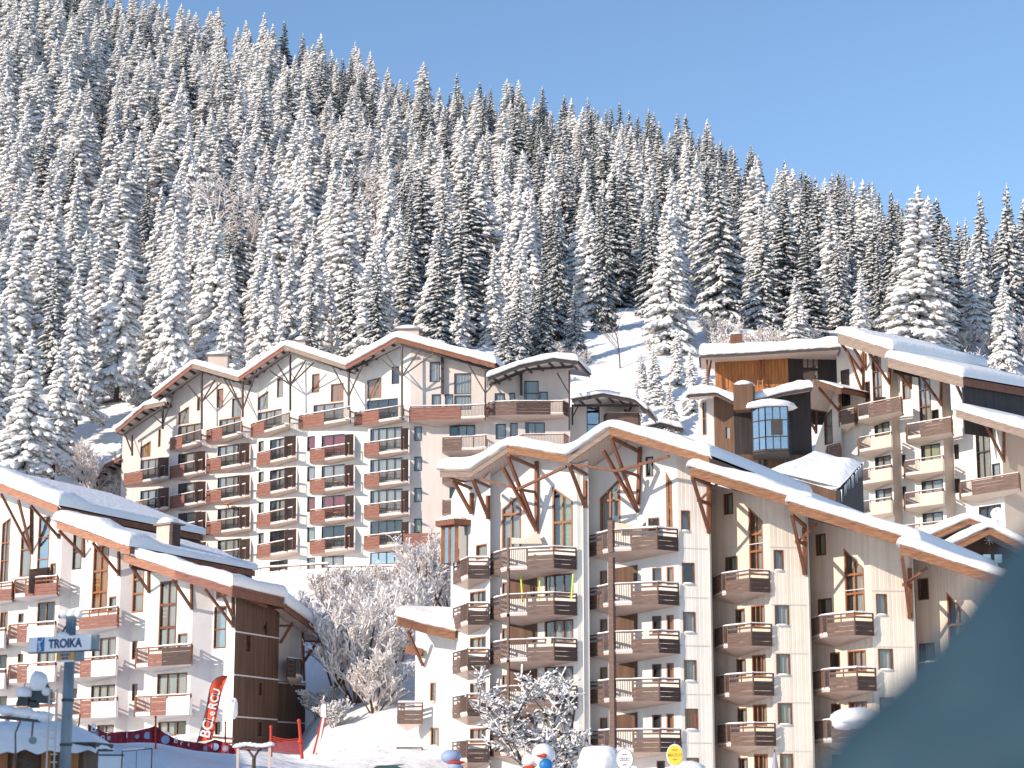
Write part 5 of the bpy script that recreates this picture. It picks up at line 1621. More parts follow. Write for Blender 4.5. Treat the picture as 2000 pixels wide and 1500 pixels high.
while tries < 14000 and len(cand) < 1400:
    tries += 1
    px = rn.uniform(-160, 2160)
    Y = 204 + (492 - 204) * rn.random() ** .8
    if 1115 < px < 1400 and Y < 232:
        continue
    if 95 < px < 225 and Y < 214:
        continue
    if 1380 < px < 1500 and Y < 208:
        continue
    if 120 < px < 200 and 290 < Y < 325:
        continue
    p = gpt(px, Y)
    md = 5.6 + 1.1 * noise.noise(Vector((p.x * .03, p.y * .03, 2)))
    if any((p.x - x) ** 2 + (p.y - y) ** 2 < md * md for x, y in allp):
        continue
    allp.append((p.x, p.y))
    cand.append((px, Y, p))
cand.sort(key=lambda c: c[1])
def hgt(px, Y):
    return rn.uniform(13, 19.5) * (1.0 if rn.random() < .8 else rn.uniform(.5, .8))
far = []
for k, (px, Y, p) in enumerate(cand):
    h = hgt(px, Y)
    hv = rn.random() < (1.0 - px / 2000 * 1.0)
    v = rn.choice((1, 4, 7, 1, 2)) if hv else rn.choice((0, 2, 3, 5, 6, 0))
    if k < NT - len(KEY):
        spruce(p - Z * .3, h, v, rn.random() * 6.28, rn.uniform(1.0, 1.6), zone_label(px, Y, h, v))
    else:
        far.append((p - Z * .3, h, (rn.choice((1, 2)) if hv else rn.choice((0, 3))), rn.random() * 6.28, rn.uniform(1.2, 1.6)))
# the rest of the forest: one mass of the same spruces
fm = bpy.data.meshes.new('distant_forest')
fm.from_pydata([tuple(f[0]) for f in far], [], [])
for nm, ty, vals in (('h', 'FLOAT', [f[1] / 16 for f in far]), ('w', 'FLOAT', [f[1] / 16 * f[4] for f in far]), ('v', 'INT', [f[2] for f in far]), ('r', 'FLOAT', [f[3] for f in far])):
    fm.attributes.new(nm, ty, 'POINT').data.foreach_set('value', vals)
fo = bpy.data.objects.new('distant_forest', fm)
COL.objects.link(fo)
fo['kind'] = 'stuff'; fo['label'] = 'mass of snowy spruces covering the upper mountainside up to the ridge'; fo['category'] = 'forest'
ng = bpy.data.node_groups.new('forest', 'GeometryNodeTree')
ng.interface.new_socket('Geometry', in_out='INPUT', socket_type='NodeSocketGeometry')
ng.interface.new_socket('Geometry', in_out='OUTPUT', socket_type='NodeSocketGeometry')
N, LK = ng.nodes, ng.links
gi, go = N.new('NodeGroupInput'), N.new('NodeGroupOutput')
jn = N.new('GeometryNodeJoinGeometry')
def attr(nm, ty):
    a = N.new('GeometryNodeInputNamedAttribute'); a.data_type = ty; a.inputs[0].default_value = nm
    return a.outputs[0]
cx = N.new('ShaderNodeCombineXYZ'); LK.new(attr('w', 'FLOAT'), cx.inputs[0]); LK.new(attr('w', 'FLOAT'), cx.inputs[1]); LK.new(attr('h', 'FLOAT'), cx.inputs[2])
rx = N.new('ShaderNodeCombineXYZ'); LK.new(attr('r', 'FLOAT'), rx.inputs[2])
src = {}
for o in bpy.data.objects:
    if o.name.startswith('crown') and o.data in [VAR[k][0] for k in range(4)]:
        src.setdefault(o.data.name, o)
for k in range(4):
    oi = N.new('GeometryNodeObjectInfo'); oi.inputs[0].default_value = src[VAR[k][0].name]; oi.transform_space = 'ORIGINAL'
    cp = N.new('FunctionNodeCompare'); cp.data_type = 'INT'; cp.operation = 'EQUAL'; cp.inputs[3].default_value = k
    LK.new(attr('v', 'INT'), cp.inputs[2])
    mp = N.new('GeometryNodeMeshToPoints'); LK.new(gi.outputs[0], mp.inputs[0])
    ip = N.new('GeometryNodeInstanceOnPoints')
    LK.new(mp.outputs[0], ip.inputs['Points']); LK.new(cp.outputs[0], ip.inputs['Selection'])
    LK.new(oi.outputs['Geometry'], ip.inputs['Instance']); LK.new(rx.outputs[0], ip.inputs['Rotation']); LK.new(cx.outputs[0], ip.inputs['Scale'])
    LK.new(ip.outputs[0], jn.inputs[0])
LK.new(jn.outputs[0], go.inputs[0])
fo.modifiers.new('forest', 'NODES').node_group = ng

# leafless frosted shrubs and trees
def bare_tree(name, p, h, label, cat, seed, spread=.55, stems=1, twig='twig', snowy=1.0, group=None, levels=4, dark=False, lean=None, r0=None):
    rn = random.Random(seed)
    t = thing(name, p, label, cat, group)
    tk, br, sn = MB(), MB(), MB()
    def grow(a, d, ln, r, lv):
        n = 3
        pts = [a]
        dd = d.copy()
        for i in range(n):
            dd = (dd + Vector((rn.gauss(0, .12), rn.gauss(0, .12), rn.gauss(0, .06) + (.04 if lv > 1 else -.02)))).normalized()
            pts.append(pts[-1] + dd * (ln / n))
        rad = [r * (1 - .55 * i / n) for i in range(n + 1)]
        (tk if lv == levels else br).tube(pts, rad, 5 if lv >= levels - 1 else 3, cap=False)
        if lv < levels:
            for i in range(n):
                if rn.random() < snowy:
                    m_ = (pts[i] + pts[i + 1]) / 2 + Z * rad[i] * .8
                    e = (pts[i + 1] - pts[i])
                    w_ = max(.045, rad[i] * 1.5)
                    s_ = e.cross(Z); s_ = s_.normalized() if s_.length > 1e-4 else Vector((1, 0, 0))
                    sn.add([m_ - e * .5 - s_ * w_, m_ - e * .5 + s_ * w_, m_ + e * .5 + s_ * w_ * .8, m_ + e * .5 - s_ * w_ * .8, m_ + Z * w_ * 1.3],
                           [(0, 1, 4), (1, 2, 4), (2, 3, 4), (3, 0, 4)])
        if lv > 0:
            nb = {4: 6, 3: 5, 2: 3, 1: 3}.get(lv, 5)
            for k in range(nb):
                f = (.3 if lv == levels else .15) + (.85 - .1) * (k + rn.random()) / nb * .85 - (.15 if stems > 1 and lv == levels else 0)
                f = max(.05, f)
                i = min(n - 1, int(f * n))
                q_ = pts[i].lerp(pts[i + 1], f * n - i)
                az = rn.random() * 6.28
                side = Vector((math.cos(az), math.sin(az), rn.uniform(.0, .6)))
                grow(q_, (dd * (1 - spread) + side.normalized() * spread).normalized(), ln * rn.uniform(.42, .66), max(.012, r * .42), lv - 1)
    for s_ in range(stems):
        az = 6.28 * s_ / stems + rn.random()
        d = Vector((math.cos(az) * .5, math.sin(az) * .5, 1)).normalized() if stems > 1 else Vector((0.02, 0, 1))
        if lean:
            d = (d + Vector(lean)).normalized()
        grow(Vector((math.cos(az) * .12, math.sin(az) * .12, -.3)) if stems > 1 else Vector((0, 0, -.3)), d, h * (.62 if stems > 1 else .8), (r0 or h * .012), levels)
    for nm, mb, m in (('trunk', tk, 'bark'), ('branches', br, twig if not dark else 'bark'), ('snow', sn, 'treesnow')):
        if mb.f:
            o = bpy.data.objects.new(nm, mb.mesh(nm, m)); COL.objects.link(o); o.parent = t
            if nm != 'trunk':
                o['kind'] = 'stuff'
    return t
SH = [(730, 1405, 131, 4.6, 6, 'lowest frosted shrub in front of the tall one on the sunny snow slope', 46, 'twig'),
      (695, 1392, 134, 7.4, 6, 'many stemmed frosted shrub standing in the snow gap between left and front buildings', 31, 'twig'),
      (655, 1345, 140, 5.5, 5, 'frosted shrub just right of the dark wooden end wall', 33, 'twig'),
      (775, 1340, 141, 5.6, 5, 'frosted shrub leaning beside the low white wing of the front building', 32, 'twig'),
      (735, 1290, 146, 5.4, 5, 'spreading frosted shrub in the middle of the sunny snow slope', 38, 'twig'),
      (840, 1200, 160, 6.6, 6, 'bare frosted tree at the foot of the front building, right of the brown bank', 34, 'twig'),
      (880, 1190, 162, 6.8, 5, 'frosted bare tree close to the bay window of the front building', 37, 'twig'),
      (765, 1185, 163, 4.6, 6, 'rusty leaved frosted bush below the red brown parapet of the curved block', 35, 'rusttwig'),
      (690, 1180, 164, 4.4, 6, 'rusty frosted bush below the right half of the white terrace wall', 36, 'rusttwig'),
      (640, 1185, 163, 3.8, 6, 'rusty frosted bush below the left half of the white terrace wall', 43, 'rusttwig'),
      (700, 1225, 156, 4.2, 5, 'frosted shrub on the upper part of the sunny snow slope', 42, 'twig'),
      (800, 1235, 154, 4.2, 6, 'frosted bush above the snowy roof of the low wing', 39, 'twig'),
      (610, 1215, 157, 3.8, 5, 'frosted bush peeping over the end of the left roof', 40, 'twig'),
      (640, 1290, 148, 4.6, 5, 'frosted shrub behind the corner of the wooden end wall', 44, 'twig'),
      (655, 1405, 130, 2.4, 5, 'small shaded twiggy bush in blue snow beside the end wall', 41, 'bark'),
      (622, 1370, 135, 2.8, 4, 'sparse dark bush tight against the wooden end wall', 45, 'bark')]
for x, y, Y, h, st, lb, sd, tm in SH:
    bare_tree('frosted_shrub', gat(x, y, Y), h * (1.18 if tm == 'twig' else 1), lb, 'bush', sd, stems=st, spread=.46, levels=4, snowy=1.0, group='frosted bushes between the buildings', twig=tm)
bare_tree('bare_sapling', gat(1212, 762, 205), 6.5, 'thin leafless sapling alone on the blue snowfield', 'tree', 51, levels=3, snowy=.3, spread=.4, dark=True)
for k, (x, y, Y, h) in enumerate([(235, 860, 203, 8.5), (190, 830, 206, 6.5), (285, 800, 206, 8.5), (215, 930, 201, 5.5), (165, 790, 209, 6), (350, 745, 209, 7), (740, 480, 262, 17), (400, 500, 262, 16), (470, 480, 268, 15), (1620, 400, 330, 16), (690, 430, 290, 16)]):
    bare_tree('frosted_larch' if Y > 220 else 'frosted_shrub', gat(x, y, Y), h,
              {740: 'pinkish bare larch high above the third roof peak of the curved block', 400: 'left one of two pinkish bare larches above the second roof peak', 470: 'right one of two pinkish bare larches above the second roof peak',
               1620: 'reddish bare larch in the forest above the wooden chalet', 690: 'bare larch with frosted crown, up the slope between second and third peak'}[x] if Y > 220 else
              ('taller' if h > 8 else 'low' if h < 6 else 'middling') + (' frosted bush left of the curved block\'s end canopy' if x < 240 else ' frosted bush right behind the lowest roof step of the curved block'), 'tree' if Y > 220 else 'bush', 60 + k,
              levels=4 if Y > 220 else 4, stems=1 if Y > 220 else 4, spread=.62 if Y > 220 else .5, snowy=.9, group='bare larches in the forest' if Y > 220 else 'frosted bushes behind the curved block')

# undergrowth along the lower forest edge: frosted bushes copied from three models
protos = [bare_tree('frosted_bush', gpt(1420 + 90 * k, 207 + k), 3.6, 'frosted bush at the forest edge behind the chalet roof', 'bush', 90 + k, stems=6, spread=.5, levels=3, snowy=1.0, group='frosted bushes along the forest edge') for k in range(3)]
def copy_thing(t, loc, sc, rot, label):
    c = t.copy(); COL.objects.link(c)
    c.location = loc; c.scale = (sc, sc, sc * .85); c.rotation_euler = (0, 0, rot); c['label'] = label
    for ch in t.children:
        d = ch.copy(); COL.objects.link(d); d.parent = c
    return c
rn = random.Random(21)
for k in range(46):
    z = k % 4
    if z == 0:
        px, Y, lb = rn.uniform(1390, 1660), rn.uniform(203, 216), 'frosted bush at the forest edge behind the chalet roof'
    elif z == 1:
        px, Y, lb = rn.uniform(1850, 2080), rn.uniform(201, 214), 'frosted bush at the forest edge above the right end of the snow roof'
    elif z == 2:
        px, Y, lb = rn.uniform(190, 330), rn.uniform(201, 212), 'frosted bush beside the left end of the curved block'
    else:
        px, Y, lb = rn.uniform(930, 1160), rn.uniform(203, 212), 'frosted bush at the left rim of the open snowfield'
    copy_thing(protos[k % 3], gpt(px, Y) - Z * .2, rn.uniform(.7, 1.5), rn.random() * 6, ('upper ' if Y > 209 else 'lower ') + lb)

# =================================================================== things in front: lift station, signs, net fence, flags
UX, UY = Vector((1, 0, 0)), Vector((0, -1, 0))
# --- lift mast with the station sign
Y0 = 60
def at(px, py, Y=60):
    return P(px, py, Y)
mast = thing('lift_mast', at(121, 1640), 'grey blue steel lift mast with a snow cap, carrying the white station sign', 'mast')
q = MB(); a, b = at(121, 1640), at(121, 1204); b.x = a.x
q.tube([a, a.lerp(b, .5), b], [.165, .16, .15], 14); mk('pole', q, 'metal', mast, True)
for f in (.42, .62, .86):
    q = MB(); c = a.lerp(b, f); q.tube([c - Z * .04, c + Z * .04], .185, 14); mk('flange', q, 'darkmetal', mast)
q = MB(); q.beam(b - UX * .38 + Z * .0, b + UX * .30 + Z * .04, .10); q.beam(b - UX * .1 - Z * .22, b - UX * .34 - Z * .62, .05); mk('head_bar', q, 'darkmetal', mast)
q = MB()
for dx, r in ((-.22, .16), (0, .17), (.2, .15)):
    q.blob(b + UX * dx + Z * .06, r, r * .9, r * .8, 9, 6, .25)
mk('snow_cap', q, 'snow', mast, True); mast.children[-1]['kind'] = 'stuff'
# ladder up the mast
lad = thing('ladder', at(104, 1640, 59.6), 'narrow galvanised ladder fixed beside the grey lift mast', 'ladder')
for x in (97.5, 112):
    q = MB(); t0, t1 = at(x, 1640, 59.6), at(x, 1345, 59.6); q.beam(Vector((t1.x, t1.y, t0.z)), t1, .04); mk('rail', q, 'lightmetal', lad)
for i in range(19):
    q = MB(); y = 1350 + i * 15.4; q.beam(at(98, y, 59.6), at(112, y, 59.6), .03); mk('rung', q, 'lightmetal', lad)
# station sign: a long box seen a little from the left
sg = thing('station_sign', at(115, 1275, 59.4), 'white board reading TROIKA with a blue pictogram, on the lift mast', 'sign')
pl = Plane((55, 59.8), (178, 58.6), 1260)
s0, z0 = pl.sz(55, 1273); s1, z1 = pl.sz(178, 1247)
zt, zb_ = pl.sz(115, 1242.5)[1], pl.sz(115, 1272)[1]
q = MB(); q.prism([pl.pt(s0, zb_), pl.pt(s1, zb_), pl.pt(s1, zt), pl.pt(s0, zt)], pl.n * -.16); mk('panel', q, 'signwhite', sg)
q = MB(); q.prism([pl.pt(s0 - .01, zb_ - .03, .01), pl.pt(s1 + .22, zb_ - .03, .01), pl.pt(s1 + .22, zb_, .01), pl.pt(s0 - .01, zb_, .01)], pl.n * -.18); mk('frame', q, 'darkmetal', sg)
q = MB(); q.prism([pl.pt(s1 + .01, zb_), pl.pt(s1 + .2, zb_), pl.pt(s1 + .2, zt), pl.pt(s1 + .01, zt)], pl.n * -.14); mk('end_box', q, 'metal', sg)
H_ = zt - zb_
bx = pl.sz(73, 1260)[0]
q = MB(); q.prism([pl.pt(bx, zb_ + .015, .012), pl.pt(bx + .27, zb_ + .015, .012), pl.pt(bx + .27, zt - .015, .012), pl.pt(bx, zt - .015, .012)], pl.n * -.01); o = mk('pictogram_panel', q, 'signblue', sg)
q = MB()
def pp(u_, v_):
    return pl.pt(bx + .27 * u_, zb_ + H_ * v_, .03)
def stroke(pts, w_):
    for (u0, v0), (u1, v1) in zip(pts, pts[1:]):
        q.beam(pp(u0, v0), pp(u1, v1), w_, .012)
stroke([(.28, .62), (.42, .5), (.4, .34), (.5, .14)], .045); stroke([(.3, .64), (.3, .74)], .05); stroke([(.36, .58), (.6, .66), (.86, .96)], .02); stroke([(.3, .1), (.7, .14)], .02); stroke([(.42, .42), (.56, .3), (.52, .16)], .035)
mk('skier_pictogram', q, 'paintwhite', o); sg.children[-1]
text('TROIKA', 'lettering', 'signnavy', pl.pt(pl.sz(95, 1260)[0], zb_ + H_ * .24, .008), pl.u, Z, H_ * .80, sg, .006, sx=1.0, bold=.035)
q = MB(); q.blob(pl.pt(pl.sz(119, 1246)[0], zt, -.08), .2, .14, .12, 9, 5, .2, bottom=-.05); mk('sign_snow', q, 'snow', sg, True)
# small orange panel below
s2 = thing('notice_panel', at(135, 1292, 59), 'small orange and blue lift notice panel hanging under the station sign', 'sign')
s0, s1 = pl.sz(111, 1280)[0], pl.sz(146, 1280)[0]; zt2, zb2 = zb_ - .04, pl.sz(128, 1291)[1]
q = MB(); q.prism([pl.pt(s0, zb2, .02), pl.pt(s1, zb2, .02), pl.pt(s1, zt2, .02), pl.pt(s0, zt2, .02)], pl.n * -.12); mk('panel', q, 'signorange', s2)
q = MB(); q.prism([pl.pt(s0, zb2 - .03, .024), pl.pt(s1, zb2 - .03, .024), pl.pt(s1, zb2 + .015, .024), pl.pt(s0, zb2 + .015, .024)], pl.n * -.02); mk('frame', q, 'signwhite', s2)
q = MB(); q.prism([pl.pt(s1, zb2 - .02), pl.pt(s1 + .26, zb2 - .02), pl.pt(s1 + .26, zt2), pl.pt(s1, zt2)], pl.n * -.12); mk('side_box', q, 'metal', s2)
for fy, w_ in ((.58, .62), (.18, .42)):
    for k in range(5):
        q = MB(); sa = s0 + (s1 - s0) * (.5 - w_ / 2 + w_ * k / 5)
        q.box(pl.pt(sa, zb2 + (zt2 - zb2) * fy, .022), pl.u * ((s1 - s0) * w_ / 6.5), pl.n * .006, Z * ((zt2 - zb2) * .28)); mk('print', q, 'signnavy' if k % 2 else 'signblue', s2)

# --- drag lift machinery
lm = thing('lift_machinery', at(40, 1420, 61), 'dark snow covered lift drive with arm, pulleys and hanging hooks left of the mast', 'machine')
def L2(px, py, Y=61):
    return P(px, py, Y)
q = MB(); q.beam(L2(-60, 1378), L2(98, 1402), .22, .16); q.beam(L2(-60, 1395), L2(78, 1408), .14, .1); mk('arm', q, 'darkmetal', lm)
q = MB()
for i in range(12):
    x = -50 + 12.5 * i; q.blob(L2(x, 1376 + i * 1.9 + 2, 60.9), .30, .22, .10 + .03 * (i % 3), 8, 5, .3)
mk('arm_snow', q, 'snow', lm, True); lm.children[-1]['kind'] = 'stuff'
q = MB(); q.prism([L2(30, 1378), L2(54, 1378), L2(56, 1360), L2(38, 1356)], Vector((0, .6, 0))); q.prism([L2(58, 1370), L2(92, 1374), L2(93, 1345), L2(62, 1341)], Vector((0, .7, 0))); q.prism([L2(56, 1382), L2(72, 1382), L2(70, 1368), L2(58, 1368)], Vector((0, .4, 0)))
mk('motor_housing', q, 'darkmetal', lm)
q = MB(); q.blob(L2(76, 1334), .28, .3, .36, 10, 7, .2, bottom=-.6); q.blob(L2(47, 1354), .24, .3, .2, 9, 6, .25, bottom=-.5); q.blob(L2(90, 1350), .12, .2, .14, 8, 5, .3)
mk('housing_snow', q, 'snow', lm, True); lm.children[-1]['kind'] = 'stuff'
q = MB(); q.beam(L2(86, 1334), L2(92, 1346), .16); mk('headlamp', q, 'darkmetal', lm)
for (x0, y0, x1, y1) in ((40, 1408, 30, 1432), (30, 1432, 31, 1510)):
    q = MB(); q.beam(L2(x0, y0), L2(x1, y1), .04); mk('hook_rod', q, 'darkmetal', lm)
q = MB(); q.beam(L2(65, 1408), L2(62, 1438), .045); mk('hook_rod', q, 'darkmetal', lm)
q = MB(); c = L2(64, 1446)
q.tube([c + Vector((0, -.05, 0)), c + Vector((0, .05, 0))], .11, 14); mk('pulley', q, 'metal', lm)
q = MB(); q.beam(L2(26, 1482), L2(50, 1487), .03); q.beam(L2(50, 1487), L2(62, 1502), .03); q.beam(L2(52, 1494), L2(64, 1492), .03); mk('drag_bar', q, 'darkmetal', lm)
q = MB(); q.beam(L2(49, 1336), L2(42, 1362), .02); q.beam(L2(60, 1310), L2(44, 1348), .012); mk('cable', q, 'darkmetal', lm)

# --- lift hut
hp = Plane((-60, 63), (188, 63), 1480)
hut = thing('lift_hut', hp.pt(1.9, hp.sz(60, 1620)[1]), 'small brown wooden lift hut under a thick snow roof, lower left corner', 'hut')
zt, zb_ = hp.sz(60, 1463)[1], hp.sz(60, 1640)[1]
s0, s1 = hp.sz(-60, 1480)[0], hp.sz(160, 1480)[0]
q = MB(); q.prism([hp.pt(s0, zb_, -.3), hp.pt(s1, zb_, -.3), hp.pt(s1, zt, -.3), hp.pt(s0, zt, -.3)], hp.n * -2.2); mk('wall', q, 'brownwall', hut)
for x0, x1 in ((-8, 12), (22, 30), (78, 97), (126, 150)):
    a0, a1 = hp.sz(x0, 1480)[0], hp.sz(x1, 1480)[0]
    q = MB(); q.prism([hp.pt(a0, zb_, -.3), hp.pt(a1, zb_, -.3), hp.pt(a1, zt - .02, -.3), hp.pt(a0, zt - .02, -.3)], hp.n * .1); mk('post', q, 'woodv', hut)
q = MB(); q.prism([hp.pt(hp.sz(30, 0)[0], zb_, -.25), hp.pt(hp.sz(76, 0)[0], zb_, -.25), hp.pt(hp.sz(76, 0)[0], hp.sz(60, 1481)[1], -.25), hp.pt(hp.sz(30, 0)[0], hp.sz(60, 1481)[1], -.25)], hp.n * -.05); mk('window', q, 'glassblue', hut)
q = MB(); q.prism([hp.pt(s0, zt - .02, .25), hp.pt(s1 + .45, zt - .02, .25), hp.pt(s1 + .45, zt + .2, .25), hp.pt(s0, zt + .2, .25)], hp.n * -2.8); mk('roof', q, 'darkwall', hut)
q = MB(); nx, ny = 46, 10
W_ = s1 + .5 - s0
for i in range(nx + 1):
    for j in range(ny + 1):
        u_, v_ = i / nx, j / ny
        x = s0 + W_ * u_
        e = min(1, (1 - u_) * W_ / 1.5)
        dpt = .42 - 3.0 * v_
        f = math.sin(min(1, v_ * 3.2) * math.pi / 2)
        z = zt + .02 + (.25 + .58 * f) * (e ** .6) - .12 * max(0, noise.noise(Vector((x * 3.5, 1, 2)))) * (1 - f) + .06 * noise.noise(Vector((x * 1.3, v_ * 3, 8)))
        if j == 0:
            z = zt - .10 - .16 * noise.noise(Vector((x * 2.6, 3, 1)))
        q.v.append(hp.pt(x + .1 * noise.noise(Vector((v_ * 4, u_, 3))), z, dpt))
for i in range(nx):
    for j in range(ny):
        a = i * (ny + 1) + j
        q.f.append([a, a + ny + 1, a + ny + 2, a + 1]); q.m.append(0)
mk('roof_snow', q, 'snow', hut, True)

# --- white banner board and metal hoop in the snow
bp_ = Plane((160, 74), (242, 74), 1480)
bd = thing('banner_board', bp_.pt(.7, bp_.sz(200, 1530)[1]), 'blank white board on a dark rail standing in the snow beside the lift hut', 'board')
q = MB(); z1, z0 = bp_.sz(200, 1476)[1], bp_.sz(200, 1560)[1]
q.prism([bp_.pt(0, z0), bp_.pt(bp_.len, z0), bp_.pt(bp_.len, z1), bp_.pt(0, z1)], bp_.n * -.03); mk('panel', q, 'paintwhite', bd)
q = MB(); q.beam(bp_.pt(-.1, z1 + .03, .0), bp_.pt(bp_.len, z1 + .02, .0), .05); mk('rail', q, 'darkmetal', bd)
hoop = thing('metal_hoop', P(267, 1540, 74), 'thin steel tube gate with frosted top bar standing in blue snow', 'gate')
for x, y in ((239, 1467), (267, 1467), (297, 1462)):
    q = MB(); t1 = P(x, y, 74); q.beam(Vector((t1.x, t1.y, t1.z - 1.8)), t1, .035 if x != 267 else .02); mk('post', q, 'darkmetal', hoop)
q = MB(); q.beam(P(239, 1467, 74), P(297, 1462, 74), .04); mk('top_bar', q, 'darkmetal', hoop)
q = MB(); q.beam(P(240, 1465, 74), P(282, 1461.5, 74), .05); mk('bar_snow', q, 'snow', hoop)

# --- red advertising net along the crest
def net(pts_top, pts_bot, Y0_, Y1_, label, mats, prints):
    t = thing('safety_net', P(pts_bot[0][0], pts_bot[0][1], Y0_), label, 'net fence')
    q = MB(); N_ = 48
    def ip(pts, x):
        for (x0, y0), (x1, y1) in zip(pts, pts[1:]):
            if x <= x1:
                f = (x - x0) / (x1 - x0); f2 = f
                return y0 + (y1 - y0) * f2
        return pts[-1][1]
    xa, xb = pts_top[0][0], pts_top[-1][0]
    Yf = lambda x: Y0_ + (Y1_ - Y0_) * (x - xa) / (xb - xa) + .12 * math.sin(x * .21) + .07 * math.sin(x * .57)
    for i in range(N_ + 1):
        x = xa + (xb - xa) * i / N_
        for f in (0, .33, .66, 1):
            q.v.append(P(x, ip(pts_top, x) * (1 - f) + ip(pts_bot, x) * f, Yf(x)))
    for i in range(N_):
        for j in range(3):
            q.f.append([i * 4 + j, i * 4 + j + 1, i * 4 + j + 5, i * 4 + j + 4]); q.m.append(0)
    me_o = mk('net_cloth', q, mats, t, True)
    for (x, f, kind, sz) in prints:
        y = ip(pts_top, x) * (1 - f) + ip(pts_bot, x) * f
        c = P(x, y, Yf(x) - .14)
        if kind == 'spot':
            s_ = MB(); s_.tube([c, c - Vector((0, .01, 0))], sz, 12); mk('round_print', s_, 'grey' if sz < .16 else 'mascotblue', t)
            s_ = MB(); s_.tube([c - Vector((0, .012, 0)), c - Vector((0, .02, 0))], sz * .45, 10); mk('round_print', s_, 'mascotblue', t)
        else:
            text(kind, 'lettering', 'signwhite', c, (P(x + 10, y + (ip(pts_top, x + 10) - ip(pts_top, x)) * .5, Yf(x)) - P(x, y, Yf(x))).normalized(), Z, sz, t, .004)
    return t
net([(172, 1414), (190, 1424), (210, 1432), (235, 1429), (262, 1428), (290, 1422), (304, 1417)], [(172, 1440), (195, 1450), (230, 1452), (270, 1450), (304, 1451)], 100, 98,
    'sagging dark red printed net, left half of the fence on the snow crest', 'rednet', [(176, .45, 'B', .5), (188, .4, 'spot', .15), (196, .72, 'ofeiur', .38), (246, .55, 'R', .38), (268, .5, 'spot', .12), (288, .5, 'spot', .17)])
net([(304, 1417), (322, 1432), (345, 1444), (375, 1449), (400, 1452), (420, 1444), (440, 1450), (462, 1460)], [(304, 1451), (340, 1458), (380, 1466), (420, 1470), (462, 1473)], 98, 97,
    'dark red printed net running down towards the dark wooden wall', 'rednet', [(323, .55, 'spot', .2), (339, .55, 'B', .36), (352, .6, 'r', .3), (366, .6, 'erre', .3), (402, .6, 'spot', .13), (420, .55, 'spot', .18), (440, .55, 'spot', .14)])
def pole(x0, y0, x1, y1, Y, w_, m, label, name='marker_pole', group='red poles of the piste fence'):
    t = thing(name, P(x0, y0, Y), label, 'pole', group)
    q = MB(); b_, t_ = P(x0, y0 + 8, Y), P(x1, y1, Y); q.tube([b_, b_.lerp(t_, .5), t_], [w_, w_, w_ * .8], 7); mk('shaft', q, m, t)
    q = MB(); q.blob(t_, w_ * 1.2, w_ * 1.2, w_ * 1.2, 8, 5); mk('tip', q, m, t)
    if m == 'redpaint':
        q = MB(); c = b_.lerp(t_, .45); q.blob(c, w_ * 1.8, w_ * 1.8, w_ * 1.6, 8, 5, .2); mk('knot', q, 'signwhite' if w_ > .1 else 'redpaint', t)
    return t
pole(304, 1455, 304, 1400, 98, .05, 'redpaint', 'dark red pole at the high point of the sagging net')
pole(440, 1462, 440, 1411, 97.5, .04, 'rednet', 'thin dark pole in the net right of the tall flag')
pole(529, 1470, 529, 1420, 96, .07, 'redpaint', 'orange red pole at the left end of the low net, behind the tree brace')
pole(590, 1474, 584, 1408, 96, .08, 'redpaint', 'orange red leaning pole in front of the dark wooden wall')
pole(152, 1425, 156, 1397, 101, .04, 'rednet', 'short dark pole with a padded head left of the printed net')
q = MB(); t = thing('safety_net', P(555, 1470, 96), 'low orange red mesh net strung between two red poles', 'net fence')
for k in range(8):
    f = k / 7
    prev = None
    for i in range(13):
        u_ = i / 12
        x = 529 + 57 * u_
        y = (1437 + 8 * math.sin(u_ * 3.0) * .6 + 4 * u_) * (1 - f) + (1466 + 6 * u_) * f
        p = P(x, y, 96)
        if prev:
            q.beam(prev, p, .045, .03)
        prev = p
for i in range(24):
    u_ = i / 23; x = 529 + 57 * u_
    q.beam(P(x, 1437 + 8 * math.sin(u_ * 3.0) * .6 + 4 * u_, 96), P(x, 1466 + 6 * u_, 96), .012)
mk('mesh', q, 'redpaint', t)
q = MB(); q.beam(P(612, 1473, 95.5), P(630, 1400, 95.5), .09); q.beam(P(618, 1474, 95.5), P(637, 1402, 95.5), .07)
t = thing('ski_trestle', P(615, 1474, 95.5), 'leaning red and white slalom pole pair with a torn white top', 'pole')
mk('red_poles', q, 'redpaint', t); q = MB(); q.prism([P(626, 1400, 95.4), P(636, 1402, 95.4), P(637, 1376, 95.4), P(627, 1376, 95.4)], Vector((0, .05, 0))); q.prism([P(617, 1470, 95.45), P(622, 1471, 95.45), P(634, 1400, 95.45), P(630, 1400, 95.45)], Vector((0, .03, 0))); mk('white_panel', q, 'paintwhite', t)

# --- tall feather flag
fl = thing('feather_flag', P(386, 1456, 97), 'tall orange red feather flag with white vertical lettering, planted behind the net', 'flag')
edge_l = [(386, 1449), (392, 1430), (398, 1408), (404, 1385), (408, 1362), (411, 1345), (416, 1332), (424, 1325), (434, 1321), (444, 1321)]
edge_r = [(414, 1445), (418, 1430), (421, 1410), (425, 1390), (428, 1375), (431, 1360), (434, 1350), (437, 1340), (441, 1331), (444.5, 1322)]
q = MB()
for i, ((x0, y0), (x1, y1)) in enumerate(zip(edge_l, edge_r)):
    for f in (0, .25, .5, .75, 1):
        q.v.append(P(x0 + (x1 - x0) * f, y0 + (y1 - y0) * f, 97 + .10 * math.sin(f * 4 + i * .7)))
for i in range(9):
    for j in range(4):
        q.f.append([i * 5 + j, i * 5 + j + 1, i * 5 + j + 6, i * 5 + j + 5]); q.m.append(0)
mk('cloth', q, 'redflag', fl, True)
q = MB(); pts = [P(383, 1466, 97)] + [P(x - .6, y, 97) for x, y in edge_l]; q.tube(pts, .035, 6); mk('pole', q, 'darkmetal', fl)
q = MB()
